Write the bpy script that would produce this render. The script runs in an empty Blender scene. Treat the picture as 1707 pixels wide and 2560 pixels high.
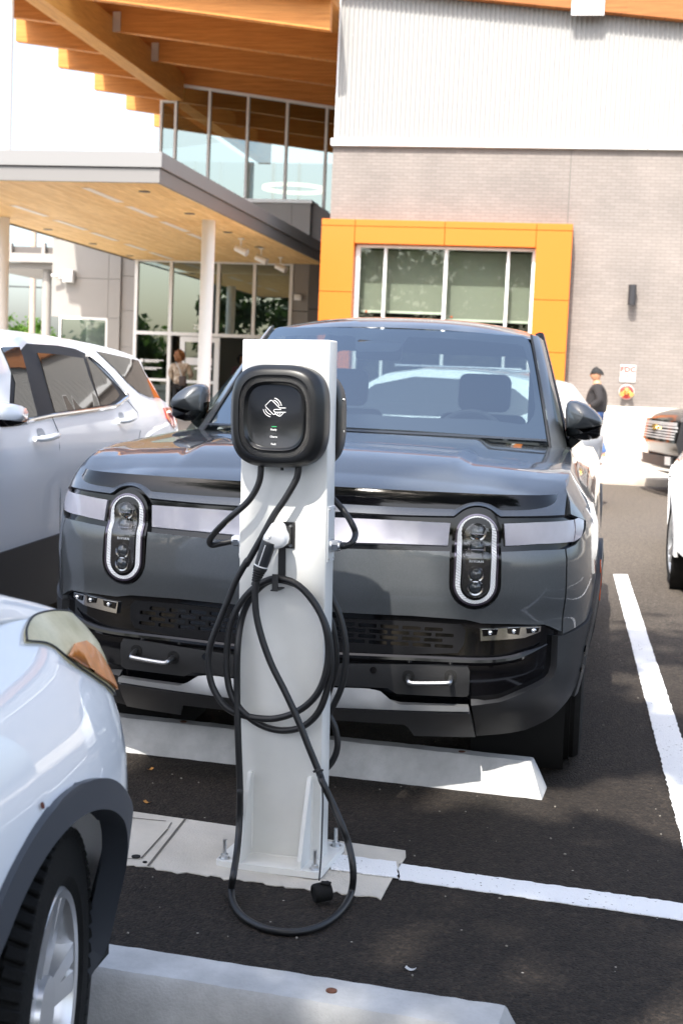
import bpy, bmesh, math, random
import numpy as np
from mathutils import Vector, Matrix
from mathutils.geometry import delaunay_2d_cdt
rnd = random.Random(7)
rad = math.radians
scene = bpy.context.scene
COL = scene.collection

# ------------------------------------------------------------------ camera
FPX = 3450.0                       # focal length in photo pixels (1707 x 2560)
CAM = np.array([0.0, 0.0, 1.5])
YAW, PITCH, ROLL = rad(9.72), rad(5.40), rad(2.41)
FW = np.array([-math.sin(YAW)*math.cos(PITCH), math.cos(YAW)*math.cos(PITCH), -math.sin(PITCH)])
_r = np.array([math.cos(YAW), math.sin(YAW), 0.0])
_u = np.cross(_r, FW)
RT = math.cos(ROLL)*_r + math.sin(ROLL)*_u
UP = -math.sin(ROLL)*_r + math.cos(ROLL)*_u
cd = bpy.data.cameras.new("camera")
cam = bpy.data.objects.new("camera", cd)
COL.objects.link(cam)
cam.matrix_world = Matrix(((RT[0], UP[0], -FW[0], CAM[0]), (RT[1], UP[1], -FW[1], CAM[1]),
                           (RT[2], UP[2], -FW[2], CAM[2]), (0, 0, 0, 1)))
cd.sensor_fit = 'VERTICAL'
cd.sensor_height = 36.0
cd.sensor_width = 24.0
cd.lens = FPX/2560*36
cd.clip_start, cd.clip_end = 0.05, 1000
cd.dof.use_dof = True
cd.dof.focus_distance = 4.25
cd.dof.aperture_fstop = 6.3
scene.camera = cam

# ------------------------------------------------------------------ light
SUN_EL, SUN_AZ = rad(53), rad(10)          # light travels towards +Y, a little towards +X
world = bpy.data.worlds.new("World")
scene.world = world
world.use_nodes = True
wn = world.node_tree
wn.nodes.clear()
sky = wn.nodes.new('ShaderNodeTexSky')
sky.sky_type = 'NISHITA'
sky.sun_disc = False
sky.sun_elevation = SUN_EL
sky.sun_rotation = rad(180) + SUN_AZ
sky.air_density = 1.0
sky.dust_density = 4.0
sky.ozone_density = 1.0
bg = wn.nodes.new('ShaderNodeBackground')
bg.inputs['Strength'].default_value = 0.15
hs = wn.nodes.new('ShaderNodeHueSaturation')      # thin summer haze: the sky is nearly white
hs.inputs['Saturation'].default_value = 0.85
wo = wn.nodes.new('ShaderNodeOutputWorld')
wn.links.new(sky.outputs[0], hs.inputs['Color'])
wn.links.new(hs.outputs[0], bg.inputs[0])
wn.links.new(bg.outputs[0], wo.inputs[0])
ld = bpy.data.lights.new("sun", 'SUN')
ld.energy = 3.1
ld.angle = rad(0.53)
ld.color = (1.0, 0.95, 0.87)
sun = bpy.data.objects.new("sun", ld)
COL.objects.link(sun)
SUN_DIR = Vector((math.sin(SUN_AZ)*math.cos(SUN_EL), math.cos(SUN_AZ)*math.cos(SUN_EL), -math.sin(SUN_EL)))
sun.rotation_euler = SUN_DIR.to_track_quat('-Z', 'Y').to_euler()
sun.location = (-3, -20, 25)
scene.view_settings.view_transform = 'Standard'
scene.view_settings.look = 'None'
scene.view_settings.exposure = 1.65
scene.view_settings.gamma = 1.0
scene.cycles.max_bounces = 8
scene.cycles.transparent_max_bounces = 16
scene.cycles.caustics_reflective = False
scene.cycles.caustics_refractive = False

# ------------------------------------------------------------------ measuring from the photograph
KD = 2560/2352
def crop(x0, y0, s):
    """points read in an enlarged crop -> photo pixels"""
    return lambda x, y: (x0 + x/s, y0 + y/s)
def full(x, y): return (x*KD, y*KD)
def ray(p):
    v = (p[0]-853.5)*RT - (p[1]-1280)*UP + FPX*FW
    return v/np.linalg.norm(v)
def on(p, axis, val):
    r = ray(p)
    return CAM + r*((val-CAM[axis])/r[axis])
def project(P):
    v = np.asarray(P) - CAM
    z = v@FW
    return np.array([853.5 + FPX*(v@RT)/z, 1280 - FPX*(v@UP)/z])
def solve(S, M, p, guess):
    """surface coordinates (u, v) of the surface point seen at photo pixel p"""
    Mn = np.array(M)
    def f(q):
        w = Mn[:3, :3]@np.asarray(S(q[0], q[1])) + Mn[:3, 3]
        return project(w) - p
    q = np.array(guess, float)
    p = np.array(p, float)
    for _ in range(30):
        r = f(q)
        J = np.column_stack([(f(q + d) - r)/1e-4 for d in (np.array([1e-4, 0]), np.array([0, 1e-4]))])
        try: dq = np.linalg.solve(J, -r)
        except np.linalg.LinAlgError: break
        n = np.linalg.norm(dq)
        if n > .15: dq *= .15/n
        q += dq
        if n < 1e-6: break
    return q

# ------------------------------------------------------------------ materials
def mat(name, col, rough=.5, metal=0., coat=0., spec=.5, var=0., vscale=8., bump=0., bscale=60., emit=None, estr=0., coat_rough=.03,
        stretch=None, col2=None, det=5.):
    m = bpy.data.materials.new(name)
    m.use_nodes = True
    n, l = m.node_tree.nodes, m.node_tree.links
    b = n['Principled BSDF']
    b.inputs['Base Color'].default_value = (*col, 1)
    b.inputs['Roughness'].default_value = rough
    b.inputs['Metallic'].default_value = metal
    b.inputs['Specular IOR Level'].default_value = spec
    b.inputs['Coat Weight'].default_value = coat
    b.inputs['Coat Roughness'].default_value = coat_rough
    if emit:
        b.inputs['Emission Color'].default_value = (*emit, 1)
        b.inputs['Emission Strength'].default_value = estr
    if var or bump:
        tc = n.new('ShaderNodeTexCoord')
        mp = n.new('ShaderNodeMapping')
        l.new(tc.outputs['Object'], mp.inputs[0])
        if stretch: mp.inputs['Scale'].default_value = stretch
    if var:
        t = n.new('ShaderNodeTexNoise')
        t.inputs['Scale'].default_value = vscale
        t.inputs['Detail'].default_value = det
        t.inputs['Roughness'].default_value = .65
        l.new(mp.outputs[0], t.inputs['Vector'])
        r = n.new('ShaderNodeValToRGB')
        a = tuple(max(0, c*(1-var)) for c in col)
        c2 = col2 if col2 else tuple(min(1, c*(1+var)) for c in col)
        r.color_ramp.elements[0].position = .3
        r.color_ramp.elements[1].position = .7
        r.color_ramp.elements[0].color = (*a, 1)
        r.color_ramp.elements[1].color = (*c2, 1)
        l.new(t.outputs['Fac'], r.inputs[0])
        l.new(r.outputs[0], b.inputs['Base Color'])
    if bump:
        t2 = n.new('ShaderNodeTexNoise')
        t2.inputs['Scale'].default_value = bscale
        t2.inputs['Detail'].default_value = 3
        l.new(mp.outputs[0], t2.inputs['Vector'])
        bp = n.new('ShaderNodeBump')
        bp.inputs['Strength'].default_value = bump
        bp.inputs['Distance'].default_value = .01
        l.new(t2.outputs['Fac'], bp.inputs['Height'])
        l.new(bp.outputs[0], b.inputs['Normal'])
    return m

def glass(name, tint, refl=1.0, ior=1.5, rough=0.0, rcol=(1, 1, 1)):
    """thin sheet of tinted glass: fresnel mirror over a tinted transparent layer"""
    m = bpy.data.materials.new(name)
    m.use_nodes = True
    n, l = m.node_tree.nodes, m.node_tree.links
    n.clear()
    o = n.new('ShaderNodeOutputMaterial')
    mx = n.new('ShaderNodeMixShader')
    tr = n.new('ShaderNodeBsdfTransparent')
    gl = n.new('ShaderNodeBsdfGlossy')
    lw = n.new('ShaderNodeLayerWeight')          # the same reflectance from both sides of the sheet
    lw.inputs['Blend'].default_value = .5
    pw = n.new('ShaderNodeMath')
    pw.operation = 'POWER'
    pw.inputs[1].default_value = 5
    l.new(lw.outputs['Facing'], pw.inputs[0])
    fr = n.new('ShaderNodeMath')
    fr.operation = 'MULTIPLY_ADD'
    f0 = 2*((ior-1)/(ior+1))**2
    fr.inputs[1].default_value, fr.inputs[2].default_value = 1-f0, f0
    l.new(pw.outputs[0], fr.inputs[0])
    mu = n.new('ShaderNodeMath')
    mu.operation = 'MULTIPLY'
    mu.use_clamp = True
    mu.inputs[1].default_value = refl
    tr.inputs[0].default_value = (*tint, 1)
    gl.inputs['Roughness'].default_value = rough
    gl.inputs['Color'].default_value = (*rcol, 1)
    l.new(fr.outputs[0], mu.inputs[0])
    l.new(mu.outputs[0], mx.inputs[0])
    l.new(tr.outputs[0], mx.inputs[1])
    l.new(gl.outputs[0], mx.inputs[2])
    l.new(mx.outputs[0], o.inputs[0])
    return m

def carpaint(name, col, metal=0., flake=0., dirt=0.):
    m = mat(name, col, rough=.38, metal=metal, coat=1.0, coat_rough=.015)
    n, l = m.node_tree.nodes, m.node_tree.links
    b = n['Principled BSDF']
    tc = n.new('ShaderNodeTexCoord')
    if flake:
        v = n.new('ShaderNodeTexVoronoi')
        v.inputs['Scale'].default_value = 900
        l.new(tc.outputs['Object'], v.inputs['Vector'])
        mx = n.new('ShaderNodeMix')
        mx.data_type = 'RGBA'
        mx.inputs['A'].default_value = (*[c*(1-flake) for c in col], 1)
        mx.inputs['B'].default_value = (*[min(1, c*(1+flake)) for c in col], 1)
        l.new(v.outputs['Color'], mx.inputs['Factor'])
        l.new(mx.outputs['Result'], b.inputs['Base Color'])
    # dust and water marks roughen the clear coat a little
    t = n.new('ShaderNodeTexNoise')
    t.inputs['Scale'].default_value = 5
    t.inputs['Detail'].default_value = 8
    l.new(tc.outputs['Object'], t.inputs['Vector'])
    mr = n.new('ShaderNodeMapRange')
    mr.inputs['From Min'].default_value = .45
    mr.inputs['From Max'].default_value = .75
    mr.inputs['To Min'].default_value = .01
    mr.inputs['To Max'].default_value = .03 + dirt
    l.new(t.outputs['Fac'], mr.inputs['Value'])
    l.new(mr.outputs[0], b.inputs['Coat Roughness'])
    return m

# ------------------------------------------------------------------ meshes
class G:
    """collects vertices and faces; put() links them as ONE mesh object"""
    def __init__(s): s.v, s.f = [], []
    def add(s, vs, fs):
        o = len(s.v)
        s.v += [tuple(map(float, x)) for x in vs]
        s.f += [tuple(i+o for i in f) for f in fs]
        return s
    def bm(s, b, M=None):
        b.verts.ensure_lookup_table()
        b.verts.index_update()
        s.add([(M@v.co if M else v.co) for v in b.verts], [[v.index for v in f.verts] for f in b.faces])
        b.free()
        return s
    def put(s, name, m, parent=None, smooth=True, ang=35, **tags):
        me = bpy.data.meshes.new(name)
        me.from_pydata(s.v, [], s.f)
        me.validate()
        me.materials.append(m)
        if smooth:
            me.shade_smooth()
            me.set_sharp_from_angle(angle=rad(ang))
        o = bpy.data.objects.new(name, me)
        COL.objects.link(o)
        if parent: o.parent = parent
        for k_, v_ in tags.items(): o[k_] = v_
        return o

def thing(name, label, category, M=None, group=None):
    o = bpy.data.objects.new(name, None)
    o.empty_display_size = .2
    COL.objects.link(o)
    if M is not None:
        o.matrix_world = M if isinstance(M, Matrix) else Matrix.Translation(M)
    o['label'], o['category'] = label, category
    if group: o['group'] = group
    return o

def box(g, c, size, bev=0., M=None, seg=1, rot=None):
    b = bmesh.new()
    bmesh.ops.create_cube(b, size=1)
    bmesh.ops.scale(b, vec=size, verts=b.verts)
    if bev: bmesh.ops.bevel(b, geom=b.edges[:], offset=bev, segments=seg, affect='EDGES', profile=.5)
    T = Matrix.Translation(c)
    if rot is not None: T = T@rot
    return g.bm(b, (M@T) if M else T)

def bx(g, x0, x1, y0, y1, z0, z1, bev=0., seg=1):
    return box(g, ((x0+x1)/2, (y0+y1)/2, (z0+z1)/2), (x1-x0, y1-y0, z1-z0), bev, seg=seg)

def cyl(g, p, q, r, r2=None, n=20, cap=True):
    p, q = Vector(p), Vector(q)
    d = (q-p).normalized()
    a = d.orthogonal().normalized()
    b = d.cross(a)
    r2 = r if r2 is None else r2
    vs = [p + (a*math.cos(t) + b*math.sin(t))*r for t in (2*math.pi*i/n for i in range(n))]
    vs += [q + (a*math.cos(t) + b*math.sin(t))*r2 for t in (2*math.pi*i/n for i in range(n))]
    fs = [(i, (i+1) % n, n+(i+1) % n, n+i) for i in range(n)]
    if cap: fs += [tuple(range(n))[::-1], tuple(range(n, 2*n))]
    return g.add(vs, fs)

def spline(pts, n=10):
    P = [np.array(p, float) for p in pts]
    P = [2*P[0]-P[1]] + P + [2*P[-1]-P[-2]]
    out = []
    for i in range(1, len(P)-2):
        a, b, c, d = P[i-1:i+3]
        for t in np.linspace(0, 1, n, endpoint=False):
            out.append(.5*((2*b) + (c-a)*t + (2*a-5*b+4*c-d)*t*t + (-a+3*b-3*c+d)*t**3))
    out.append(P[-2])
    return out

def tube(g, pts, r, n=12, cap=True):
    pts = [Vector(p) for p in pts]
    rs = r if isinstance(r, (list, tuple)) else [r]*len(pts)
    vs, fs = [], []
    up = None
    for i, p in enumerate(pts):
        d = (pts[min(i+1, len(pts)-1)] - pts[max(i-1, 0)]).normalized()
        if up is None: up = d.orthogonal().normalized()
        up = (up - d*up.dot(d)).normalized()
        b = d.cross(up)
        vs += [p + (up*math.cos(t) + b*math.sin(t))*rs[i] for t in (2*math.pi*k/n for k in range(n))]
    for i in range(len(pts)-1):
        for k in range(n):
            fs.append((i*n+k, i*n+(k+1) % n, (i+1)*n+(k+1) % n, (i+1)*n+k))
    if cap: fs += [tuple(range(n))[::-1], tuple(range((len(pts)-1)*n, len(pts)*n))]
    return g.add(vs, fs)

def lathe(g, prof, M=None, n=48, a0=0., a1=2*math.pi):
    """profile of (radius, x) revolved about the X axis"""
    full_ = abs(a1-a0-2*math.pi) < 1e-6
    m = n if full_ else n+1
    vs = []
    for i in range(m):
        t = a0 + (a1-a0)*i/n
        for r, x in prof:
            v = Vector((x, r*math.cos(t), r*math.sin(t)))
            vs.append(M@v if M else v)
    k = len(prof)
    fs = []
    for i in range(n):
        j = (i+1) % m
        for a in range(k-1):
            fs.append((i*k+a, i*k+a+1, j*k+a+1, j*k+a))
    return g.add(vs, fs)

def inside(p, poly):
    x, y = p
    c = False
    j = len(poly)-1
    for i in range(len(poly)):
        xi, yi = poly[i]
        xj, yj = poly[j]
        if (yi > y) != (yj > y) and x < (xj-xi)*(y-yi)/(yj-yi) + xi: c = not c
        j = i
    return c

def dens(poly, step):
    out = []
    for i in range(len(poly)):
        a, b = np.array(poly[i], float), np.array(poly[(i+1) % len(poly)], float)
        n = max(1, int(math.ceil(np.linalg.norm(b-a)/step)))
        out += [tuple(a + (b-a)*k/n) for k in range(n)]
    return out

def snorm(S, u, v, e=1e-3):
    a = np.asarray(S(u+e, v)) - np.asarray(S(u-e, v))
    b = np.asarray(S(u, v+e)) - np.asarray(S(u, v-e))
    n = np.cross(a, b)
    return n/(np.linalg.norm(n)+1e-12)

def panel(g, S, poly, holes=(), step=.04, off=0., th=.012, flip=1, puff=0.):
    """the polygon (in surface coordinates) cut out of surface S, `off` proud of it, with a skirt `th` deep"""
    loops = [dens(poly, step)] + [dens(h, step) for h in holes]
    pts, edges, rings = [], [], []
    for lp in loops:
        o = len(pts)
        pts += lp
        edges += [(o+i, o+(i+1) % len(lp)) for i in range(len(lp))]
        rings.append((o, len(lp)))
    us, vs_ = [p[0] for p in poly], [p[1] for p in poly]
    bd = np.array(pts)
    u = min(us) + step/2
    while u < max(us):
        v = min(vs_) + step/2
        while v < max(vs_):
            if inside((u, v), poly) and not any(inside((u, v), h) for h in holes):
                if np.min(np.sum((bd-(u, v))**2, 1)) > (step*.45)**2: pts.append((u, v))
            v += step
        u += step
    r = delaunay_2d_cdt([Vector(p) for p in pts], edges, [], 0, 1e-7)
    V2 = [(p.x, p.y) for p in r[0]]
    fs = []
    for f in r[2]:
        c = (sum(V2[i][0] for i in f)/len(f), sum(V2[i][1] for i in f)/len(f))
        if inside(c, poly) and not any(inside(c, h) for h in holes): fs.append(list(f))
    V3, N = [], []
    for p in V2:
        nn = snorm(S, *p)*flip
        o = off
        if puff:
            dd = math.sqrt(np.min(np.sum((bd-p)**2, 1)))
            o += puff*(1-math.exp(-dd/(.35*step*4)))
        V3.append(np.asarray(S(*p)) + nn*o)
        N.append(nn)
    out = []
    for f in fs:
        a, b, c = V3[f[0]], V3[f[1]], V3[f[2]]
        out.append(f if np.dot(np.cross(b-a, c-a), N[f[0]]) > 0 else f[::-1])
    # boundary skirt
    cnt = {}
    for f in out:
        for i in range(len(f)):
            e = (f[i], f[(i+1) % len(f)])
            cnt[e] = cnt.get(e, 0) + 1
    if th:
        low = {}
        vs2 = list(V3)
        for (a, b) in list(cnt):
            if (b, a) not in cnt:
                for k in (a, b):
                    if k not in low:
                        low[k] = len(vs2)
                        vs2.append(V3[k] - N[k]*th)
                out.append([b, a, low[a], low[b]])
        V3 = vs2
    return g.add(V3, out)

def sheet(g, f, us, vs):
    P = [f(u, v) for u in us for v in vs]
    n = len(vs)
    return g.add(P, [(i*n+j, (i+1)*n+j, (i+1)*n+j+1, i*n+j+1) for i in range(len(us)-1) for j in range(n-1)])

def capsule(cx, cz, w, h, n=10, rot=0.):
    """vertical stadium outline, half width w, half height h"""
    o = []
    for i in range(n+1):
        t = math.pi*i/n
        o.append((cx + w*math.cos(t), cz + (h-w) + w*math.sin(t)))
    for i in range(n+1):
        t = math.pi + math.pi*i/n
        o.append((cx + w*math.cos(t), cz - (h-w) + w*math.sin(t)))
    return o

def rrect(cx, cy, w, h, r, n=5):
    """rounded rectangle outline, half sizes w, h"""
    o = []
    for sx, sy, t0 in ((1, 1, 0), (-1, 1, 90), (-1, -1, 180), (1, -1, 270)):
        for i in range(n+1):
            t = rad(t0 + 90*i/n)
            o.append((cx + sx*(w-r) + r*math.cos(t), cy + sy*(h-r) + r*math.sin(t)))
    return o

def circle(cx, cy, r, n=20): return [(cx + r*math.cos(2*math.pi*i/n), cy + r*math.sin(2*math.pi*i/n)) for i in range(n)]

def text_mesh(g, s, size, M, depth=.0006, bold=.0, space=1.):
    c = bpy.data.curves.new("lettering", 'FONT')
    c.body = s
    c.size = size
    c.extrude = depth
    c.offset = bold
    c.align_x, c.align_y = 'CENTER', 'CENTER'
    c.space_character = space
    c.resolution_u = 3
    o = bpy.data.objects.new("lettering", c)
    COL.objects.link(o)
    me = bpy.data.meshes.new_from_object(o.evaluated_get(bpy.context.evaluated_depsgraph_get()))
    g.add([M@v.co for v in me.vertices], [tuple(p.vertices) for p in me.polygons])
    bpy.data.objects.remove(o)
    bpy.data.curves.remove(c)
    bpy.data.meshes.remove(me)
    return g

def frame(o, x, y):
    """matrix with local x along x, local y along y, origin o (for lettering and flat art)"""
    x, y = Vector(x).normalized(), Vector(y).normalized()
    z = x.cross(y).normalized()
    y = z.cross(x)
    return Matrix(((x.x, y.x, z.x, o[0]), (x.y, y.y, z.y, o[1]), (x.z, y.z, z.z, o[2]), (0, 0, 0, 1)))

# ------------------------------------------------------------------ shared materials
M_alu = mat('anodised_aluminium', (.72, .72, .71), .35, .3)
M_white_frame = mat('white_painted_aluminium', (.8, .8, .79), .4)
M_chrome = mat('chrome', (.8, .8, .8), .12, 1.)
M_zinc = mat('zinc_plated_steel', (.6, .61, .62), .3, 1., var=.15, vscale=40)
M_blackgloss = mat('gloss_black_plastic', (.004, .004, .005), .10, spec=.35, coat=.15)
M_blackmatte = mat('black_textured_plastic', (.014, .014, .015), .5, bump=.15, bscale=900)
M_clad = mat('dark_grey_bumper_plastic', (.022, .023, .026), .48, bump=.12, bscale=700, var=.12, vscale=6)
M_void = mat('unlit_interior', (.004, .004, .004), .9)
M_rubber = mat('tyre_rubber', (.008, .008, .008), .8, spec=.2, var=.3, vscale=25, bump=.2, bscale=200)
M_lens = glass('clear_lamp_lens', (.96, .97, .98), .6, 1.45)
M_carglass = glass('tinted_car_glass', (.42, .5, .5), 1.25, 1.5)
M_darkglass = glass('privacy_car_glass', (.09, .085, .08), 1.7, 1.5)
M_shieldglass = glass('windscreen_glass', (.50, .58, .60), 3.0, 1.5, rcol=(.82, .93, 1.))
M_bldglass = glass('green_tinted_window_glass', (.36, .41, .39), 2.6, 1.52, rcol=(.84, 1., .98))
M_whitepaint = carpaint('white_car_paint', (.78, .79, .8))
M_whitepearl = carpaint('pale_white_car_paint', (.88, .90, .93))
M_winclear = glass('clear_window_glass', (.74, .78, .73), .9, 1.5, rcol=(.9, 1., .96))
M_greypaint = carpaint('dark_grey_metallic_paint', (.098, .107, .115), metal=.5, flake=.25, dirt=.03)
M_blackpaint = carpaint('black_car_paint', (.012, .012, .013))
M_amber = mat('amber_reflector', (.75, .2, .02), .2, coat=.6)
M_redlamp = mat('red_lamp_plastic', (.5, .012, .012), .15, coat=1.)
M_silverwheel = mat('silver_wheel_paint', (.5, .51, .52), .3, .75, coat=.4)
# ================================================================== ground
def asphalt():
    m = bpy.data.materials.new('asphalt')
    m.use_nodes = True
    n, l = m.node_tree.nodes, m.node_tree.links
    b = n['Principled BSDF']
    tc = n.new('ShaderNodeTexCoord')
    def vor(s, f='F1'):
        v = n.new('ShaderNodeTexVoronoi')
        v.inputs['Scale'].default_value = s
        v.feature = f
        l.new(tc.outputs['Object'], v.inputs['Vector'])
        return v
    def noi(s, d=4, r=.6):
        v = n.new('ShaderNodeTexNoise')
        v.inputs['Scale'].default_value = s
        v.inputs['Detail'].default_value = d
        v.inputs['Roughness'].default_value = r
        l.new(tc.outputs['Object'], v.inputs['Vector'])
        return v
    def ramp(src, stops):
        r = n.new('ShaderNodeValToRGB')
        e = r.color_ramp.elements
        while len(e) < len(stops): e.new(.5)
        for k, (p, c) in enumerate(stops):
            e[k].position, e[k].color = p, (*c, 1)
        l.new(src, r.inputs[0])
        return r.outputs[0]
    def mix(a, c, f, t='MULTIPLY'):
        x = n.new('ShaderNodeMix')
        x.data_type, x.blend_type = 'RGBA', t
        if isinstance(f, float): x.inputs['Factor'].default_value = f
        else: l.new(f, x.inputs['Factor'])
        for s_, q in ((a, 'A'), (c, 'B')):
            if isinstance(s_, tuple): x.inputs[q].default_value = (*s_, 1)
            else: l.new(s_, x.inputs[q])
        return x.outputs['Result']
    big = ramp(noi(.55, 6, .6).outputs['Fac'], [(.3, (.0185, .015, .0125)), (.55, (.025, .0205, .0172)), (.8, (.040, .033, .0265))])
    # the driving lane beyond the stalls is coloured paler, standing in for its sunlight
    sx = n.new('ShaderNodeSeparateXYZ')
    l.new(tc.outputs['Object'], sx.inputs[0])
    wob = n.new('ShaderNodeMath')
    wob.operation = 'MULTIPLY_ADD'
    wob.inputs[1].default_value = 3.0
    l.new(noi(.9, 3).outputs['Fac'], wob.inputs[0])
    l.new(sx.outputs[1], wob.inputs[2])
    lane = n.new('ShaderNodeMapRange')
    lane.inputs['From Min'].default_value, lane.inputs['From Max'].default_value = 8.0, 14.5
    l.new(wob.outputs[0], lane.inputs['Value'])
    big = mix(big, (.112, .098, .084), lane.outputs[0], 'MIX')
    grain = vor(115)
    fine = ramp(grain.outputs['Color'], [(.1, (.35, .35, .35)), (.6, (1., .98, .96)), (.95, (1.9, 1.8, 1.7))])
    c = mix(big, fine, .75)
    med = ramp(noi(28, 3).outputs['Fac'], [(.35, (.72, .72, .72)), (.65, (1.25, 1.23, 1.2))])
    c = mix(c, med, .8)
    chips = vor(17)
    lt = n.new('ShaderNodeMath')
    lt.operation = 'LESS_THAN'
    lt.inputs[1].default_value = .06
    l.new(chips.outputs['Distance'], lt.inputs[0])
    sel = n.new('ShaderNodeMath')
    sel.operation = 'GREATER_THAN'
    sel.inputs[1].default_value = .72
    sp = n.new('ShaderNodeSeparateColor')
    l.new(chips.outputs['Color'], sp.inputs[0])
    l.new(sp.outputs[0], sel.inputs[0])
    mm = n.new('ShaderNodeMath')
    mm.operation = 'MULTIPLY'
    l.new(lt.outputs[0], mm.inputs[0])
    l.new(sel.outputs[0], mm.inputs[1])
    c = mix(c, (.34, .31, .27), mm.outputs[0], 'MIX')
    l.new(c, b.inputs['Base Color'])
    b.inputs['Roughness'].default_value = .82
    b.inputs['Specular IOR Level'].default_value = .22
    ad = n.new('ShaderNodeMath')
    ad.operation = 'ADD'
    l.new(grain.outputs['Distance'], ad.inputs[0])
    l.new(noi(60, 4).outputs['Fac'], ad.inputs[1])
    bp = n.new('ShaderNodeBump')
    bp.inputs['Strength'].default_value = .9
    bp.inputs['Distance'].default_value = .006
    bp.invert = True
    l.new(ad.outputs[0], bp.inputs['Height'])
    l.new(bp.outputs[0], b.inputs['Normal'])
    return m
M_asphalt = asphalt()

def line_paint():
    """white road paint, worn through to the stones in specks"""
    m = mat('white_road_paint', (.66, .67, .68), .7, bump=.5, bscale=140)
    n, l = m.node_tree.nodes, m.node_tree.links
    tc = n.new('ShaderNodeTexCoord')
    t = n.new('ShaderNodeTexNoise')
    t.inputs['Scale'].default_value = 85
    t.inputs['Detail'].default_value = 3
    l.new(tc.outputs['Object'], t.inputs['Vector'])
    t2 = n.new('ShaderNodeTexNoise')
    t2.inputs['Scale'].default_value = 4
    l.new(tc.outputs['Object'], t2.inputs['Vector'])
    a = n.new('ShaderNodeMath')
    a.operation = 'MULTIPLY_ADD'
    a.inputs[1].default_value = .25
    l.new(t2.outputs['Fac'], a.inputs[0])
    l.new(t.outputs['Fac'], a.inputs[2])
    r = n.new('ShaderNodeValToRGB')
    r.color_ramp.elements[0].position, r.color_ramp.elements[0].color = .80, (.74, .75, .76, 1)
    r.color_ramp.elements[1].position, r.color_ramp.elements[1].color = .84, (.1, .09, .085, 1)
    l.new(a.outputs[0], r.inputs[0])
    l.new(r.outputs[0], n['Principled BSDF'].inputs['Base Color'])
    return m
M_line = line_paint()
M_conc = mat('pale_concrete', (.50, .465, .405), .85, var=.14, vscale=3, bump=.35, bscale=160)
M_concw = mat('white_precast_concrete', (.43, .43, .425), .85, var=.20, vscale=7, bump=.2, bscale=140, det=9)
M_walk = mat('sidewalk_concrete', (.42, .40, .36), .85, var=.08, vscale=2)
M_kerb = mat('kerb_concrete', (.36, .32, .27), .85, var=.2, vscale=3)

g = G()
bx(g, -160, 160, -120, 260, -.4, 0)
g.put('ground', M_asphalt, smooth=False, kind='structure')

def ragged(pts, amp, step):
    p = dens(pts, step)
    return [(x + rnd.uniform(-amp, amp), y + rnd.uniform(-amp, amp)) for x, y in p]
def flat(z): return lambda u, v: np.array([u, v, z])
def marking(pts, z=.004, amp=.0035, name='road_marking'):
    g = G()
    panel(g, flat(z), ragged(pts, amp, .018), step=.25, th=.003)
    return g.put(name, M_line, smooth=False, kind='structure')
marking([(.322, 11.58), (.437, 11.62), (.534, 4.09), (.417, 4.10)])
marking([(-.488, 4.185), (6.5, 3.42), (6.5, 3.28), (-.468, 4.047)])
marking([(-.7, 4.20), (-.494, 4.186), (-.474, 4.048), (-.68, 4.06)], z=.0085)
for k in (1, 2):
    marking([(.322+2.62*k, 11.58-.2*k), (.437+2.62*k, 11.6-.2*k), (.534+2.62*k, 4.095-.287*k), (.417+2.62*k, 4.105-.287*k)])
marking([(-2.40, 11.7), (-2.29, 11.7), (-2.2, 4.45), (-2.31, 4.45)])

# concrete pad with the handhole lid let into it
g = G()
edge = [(-2.9, 4.64), (-1.9, 4.49), (-.483, 4.31)]
low = [(-.50, 3.878), (-.95, 3.905), (-1.275, 3.93), (-2.9, 4.06)]
pad = dens(edge + [(-.478, 4.2)] + [(-.5, 3.9)], .2)[:-3]
poly = ragged(edge, .004, .05)[:-28] if False else edge + [(-.474, 4.25), (-.487, 4.1), (-.495, 3.95)] + [
    (x + rnd.uniform(-.008, .008), y + rnd.uniform(-.013, .013)) for x, y in dens(low, .022)[:-120]] + [(-2.9, 4.06)]
panel(g, flat(.004), poly, step=.3, th=.003)
g.put('concrete_pad', M_conc, smooth=False, kind='structure')
M_seam = mat('dirt_filled_joint', (.11, .10, .085), .9)
g = G()
c2_ = crop(0, 1960, 2.1778)
def gp(p, z=.004): return tuple(on(p, 2, z)[:2])
def strip(g, a, b, w, z):
    a, b = np.array(a), np.array(b)
    d = (b-a)/np.linalg.norm(b-a)
    nn = np.array([-d[1], d[0]])*w/2
    panel(g, flat(z), [tuple(a-nn), tuple(b-nn), tuple(b+nn), tuple(a+nn)], step=.1, th=.001)
strip(g, gp(c2_(1010, 192)), gp(c2_(808, 448)), .007, .007)
strip(g, gp(c2_(560, 172)), gp(c2_(905, 205)), .003, .007)
strip(g, gp(c2_(935, 212)), gp(c2_(915, 245)), .003, .007)
strip(g, gp(c2_(913, 250)), gp(c2_(770, 408)), .005, .007)
strip(g, gp(c2_(765, 412)), gp(c2_(600, 405)), .003, .007)
g.put('pad_joints', M_seam, smooth=False, kind='structure')
g = G()
cyl(g, (*gp(c2_(742, 398)), .0045), (*gp(c2_(742, 398)), .0078), .014)
cyl(g, (*gp(c2_(790, 428)), .0045), (*gp(c2_(790, 428)), .0076), .007)
g.put('handhole_lifting_hole', M_void, kind='structure')

# sidewalk along the building and the raised entrance plaza
g = G()
bx(g, -7.0, 40, 23.35, 31, -.1, .14)
g.put('sidewalk', M_walk, smooth=False, kind='structure')
g = G()
bx(g, -7.0, 40, 23.1, 23.345, -.1, .136, .03, 2)
g.put('kerb', M_kerb, kind='structure')
g = G()
bx(g, -40, -7.0, 24.5, 60, -.1, .36)
g.put('entrance_plaza', M_walk, smooth=False, kind='structure')

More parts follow.
